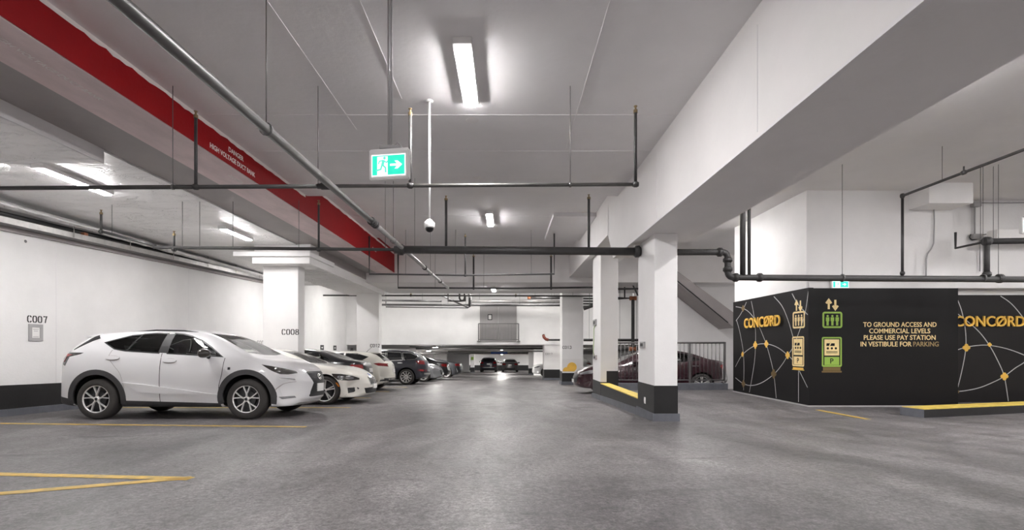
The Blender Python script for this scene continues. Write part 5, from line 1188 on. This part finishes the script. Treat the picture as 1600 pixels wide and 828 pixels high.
# ---------------------------------------------------------------- hatchback
fa, ra = 1.35, -1.35
HB = dict(name='hatchback', xf=2.28, xr=-2.18, fa=fa, ra=ra, R=.325, rim=.225, arch=.365, style=(10, 'plain'), tw=.215, sweep=(.42, .34), tumble=.42,
  top=[(-2.18, .60), (-2.15, .86), (-2.08, 1.0), (-1.92, 1.13), (-1.6, 1.34), (-1.45, 1.385), (-1.0, 1.425), (-.4, 1.455), (0, 1.44), (.4, 1.34), (.8, 1.15), (1.0, 1.05), (1.4, 1.0), (1.8, .93), (2.1, .83), (2.23, .70), (2.28, .56)],
  belt=[(-2.18, .56), (-2.05, .92), (-1.7, 1.04), (-1.0, 1.03), (0, .97), (.9, .92), (1.4, .87), (1.9, .78), (2.15, .64), (2.28, .48)],
  bot=[(-2.18, .40), (-2.0, .27), (-1.7, .21), (1.8, .19), (2.1, .20), (2.28, .28)], w=[(-2.18, .72), (-2.05, .83), (-1.7, .89), (-1.3, .90), (0, .893), (1.35, .90), (1.8, .88), (2.1, .82), (2.28, .70)],
  win=[([(-1.38, 1.22), (-1.22, 1.12), (-.60, 1.045), (-.58, 1.345), (-1.0, 1.325)], 'tint'), ([(-.50, 1.04), (.70, .97), (.40, 1.16), (.1, 1.29), (-.2, 1.345), (-.49, 1.352)], 'tint')],
  ws=(top_poly(.98, .62, .25, .52, .13, .10), (0, 1), (.1, 1.3)), rw=(top_poly(-1.95, .58, -1.60, .50, -.03, -.02), (0, 1), (-2.1, -1.4)), mirror=(.55, 1.04), mirror_m='paint', seat_h=1.18, dash=.92, seat_x=-.25,
  cuts=[('head_lamp', [(1.70, .80), (1.95, .77), (2.16, .68), (2.16, .62), (1.9, .66)], (0, 2), 'lamp_clear', lampc(1.5, 2.3, .38)), ('tail_lamp', [(-2.16, .97), (-1.80, 1.005), (-1.62, .985), (-1.80, .90), (-2.16, .86)], (0, 2), 'lamp_red', lampc(-2.3, -1.5, .46))],
  side=[('rear_bumper_trim', poly_faces([(-2.1, .42), (-1.74, .38), (-1.74, .22), (-2.1, .26)]), 'cladding', .008, .015), ('door_gap', ribbon([(-.54, 1.0), (-.56, .5), (-.54, .28)], .008), 'dark', .0035, .008), ('door_handle', poly_faces(ell(-.36, .88, .11, .022)), 'paint', .022, .03), ('door_handle', poly_faces(ell(-1.15, .93, .11, .022)), 'paint', .022, .03)],
  ends=[('rear_bumper_trim', poly_faces(strip_h(.62, .27, .45)), 'cladding', 'rear', .01, .02), ('license_plate', poly_faces(rect(-.16, .66, .16, .78)), 'paper', 'rear', .015, .02), ('round_emblem', poly_faces(ell(0, .92, .06, .04)), 'chrome', 'rear', .012, .02)],
  extra=[('roof_antenna', lambda mb: mb.tube([(-1.12, 0, 1.40), (-1.22, 0, 1.50), (-1.34, 0, 1.60)], [.012, .007, .005], 6), 'dark'), ('rear_spoiler', lambda mb: mb.hexa([(-1.80, -.52, 1.345), (-1.45, -.56, 1.36), (-1.45, .56, 1.36), (-1.80, .52, 1.345), (-1.80, -.52, 1.365), (-1.45, -.56, 1.405), (-1.45, .56, 1.405), (-1.80, .52, 1.365)]), 'paint')])
# ---------------------------------------------------------------- SUV
fa, ra = 1.40, -1.40
SU = dict(name='suv', xf=2.32, xr=-2.32, fa=fa, ra=ra, R=.365, rim=.262, arch=.425, style=(10, 'plain'), tw=.245, sweep=(.38, .28), tumble=.36,
  top=[(-2.32, .66), (-2.29, .92), (-2.22, 1.08), (-2.08, 1.22), (-1.85, 1.45), (-1.70, 1.54), (-1.2, 1.60), (-.5, 1.65), (0, 1.63), (.4, 1.53), (.8, 1.33), (1.05, 1.18), (1.4, 1.12), (1.8, 1.04), (2.1, .93), (2.26, .80), (2.32, .66)],
  belt=[(-2.32, .60), (-2.18, .98), (-1.8, 1.10), (-1.0, 1.10), (0, 1.06), (.9, 1.02), (1.4, .98), (1.9, .88), (2.2, .72), (2.32, .56)],
  bot=[(-2.32, .44), (-2.15, .31), (-1.8, .25), (1.8, .23), (2.1, .24), (2.32, .34)], w=[(-2.32, .76), (-2.18, .87), (-1.8, .93), (-1.4, .94), (0, .93), (1.4, .94), (1.85, .91), (2.15, .83), (2.32, .72)],
  win=[([(-1.92, 1.30), (-1.78, 1.18), (-1.30, 1.15), (-1.20, 1.47), (-1.55, 1.455)], 'tint'), ([(-1.22, 1.145), (-.50, 1.115), (-.48, 1.505), (-1.10, 1.475)], 'tint'), ([(-.40, 1.11), (.76, 1.06), (.45, 1.27), (.12, 1.43), (-.1, 1.495), (-.39, 1.508)], 'tint')], trim='chrome',
  ws=(top_poly(1.02, .66, .32, .55, .13, .10), (0, 1), (.1, 1.3)), rw=(top_poly(-2.10, .60, -1.82, .53, -.03, -.02), (0, 1), (-2.25, -1.6)), mirror=(.60, 1.14), mirror_m='paint', seat_h=1.3, dash=1.05, seat_x=-.2,
  cuts=[('head_lamp', [(1.70, .92), (1.95, .89), (2.22, .79), (2.22, .72), (1.9, .76)], (0, 2), 'lamp_clear', lampc(1.5, 2.4, .40)), ('grille', yz([(0, .36), (.32, .36), (.40, .80), (0, .82)]), (1, 2), 'dark', frontc(1.9)), ('tail_lamp', [(-2.30, 1.10), (-2.0, 1.12), (-1.83, 1.08), (-1.95, .96), (-2.30, .92)], (0, 2), 'lamp_red', lampc(-2.4, -1.7, .54))],
  side=[('bumper_reflector', poly_faces([(-2.25, .70), (-1.93, .72), (-1.93, .64), (-2.25, .60)]), 'lamp_red', .008, .015), ('sill_trim', poly_faces([(-.93, .33), (.93, .31), (.93, .24), (-.93, .25)]), 'galv', .01, .02), ('door_gap', ribbon([(-.44, 1.08), (-.46, .5), (-.44, .33)], .008), 'dark', .0035, .008), ('door_handle', poly_faces(ell(-.26, .97, .12, .024)), 'chrome', .022, .03), ('door_handle', poly_faces(ell(-1.12, 1.0, .12, .024)), 'chrome', .022, .03)],
  ends=[('license_plate', poly_faces(rect(-.16, .82, .16, .95)), 'paper', 'rear', .015, .02), ('rear_bumper_trim', poly_faces(strip_h(.62, .46, .54)), 'galv', 'rear', .01, .02)],
  extra=[*[('roof_rail', lambda mb, s=s: mb.tube([(-1.45, s*.58, 1.56), (-1.2, s*.60, 1.62), (0, s*.60, 1.655), (.22, s*.585, 1.60)], .018, 8), 'galv') for s in (-1, 1)]])
# ---------------------------------------------------------------- place them
car(NX, M['p_white'], 'white crossover with black wheel arch trim parked under C007, nearest car', -5.95, 9.62, 0, detail=2)
car(CP, M['p_cream'], 'white low coupe with twin kidney grille parked nose out beyond the white crossover', -5.80, 12.70, 0, detail=2)
car(SD, M['p_black'], 'dark sedan parked tail out between the white coupe and the ivory hatchback', -4.28-2.42, 15.55, PI, detail=2)
car(HB, M['p_cream2'], 'ivory hatchback parked tail out with a roof antenna, before the C012 column', -4.25-2.18, 18.55, PI, detail=1)
car(SU, M['p_navy'], 'dark navy SUV parked tail out just beyond the C012 column', -4.63-1.40, 23.55, PI, detail=1)
car(SD, M['p_silver'], 'silver grey sedan parked nose out just beyond the navy SUV', -3.55-2.33, 27.2, 0, detail=1)
car(SD, M['p_black'], 'black sedan parked tail out under the low tunnel ceiling, left row', -3.55-2.42, 30.6, PI, detail=1)
car(SP, M['p_slate'], 'slate grey sports coupe parked tail out, last of the left row', -3.05-2.42, 34.0, PI, detail=1)
car(SD, M['p_maroon'], 'dark maroon sedan parked behind the grey railing, nose toward the aisle', 4.72, 16.55, PI, detail=2).scale.x = 1.06
car(SD, M['p_black'], 'black sedan half hidden behind the second right column, beyond the maroon sedan', 6.3, 25.3, PI, detail=1)
car(SU, M['p_navy'], 'dark SUV parked tail toward the camera at the far tunnel wall', P(763, 0, 54).x, 56.3, PI/2, detail=1)
car(SD, M['p_grey'], 'grey sedan parked tail toward the camera at the far tunnel wall', P(797, 0, 54).x, 56.5, PI/2, detail=1)
car(HB, M['p_plain'], 'white hatchback nosing out from behind the right tunnel pier', P(833, 0, 36).x+2.28, 37.0, PI, detail=1)
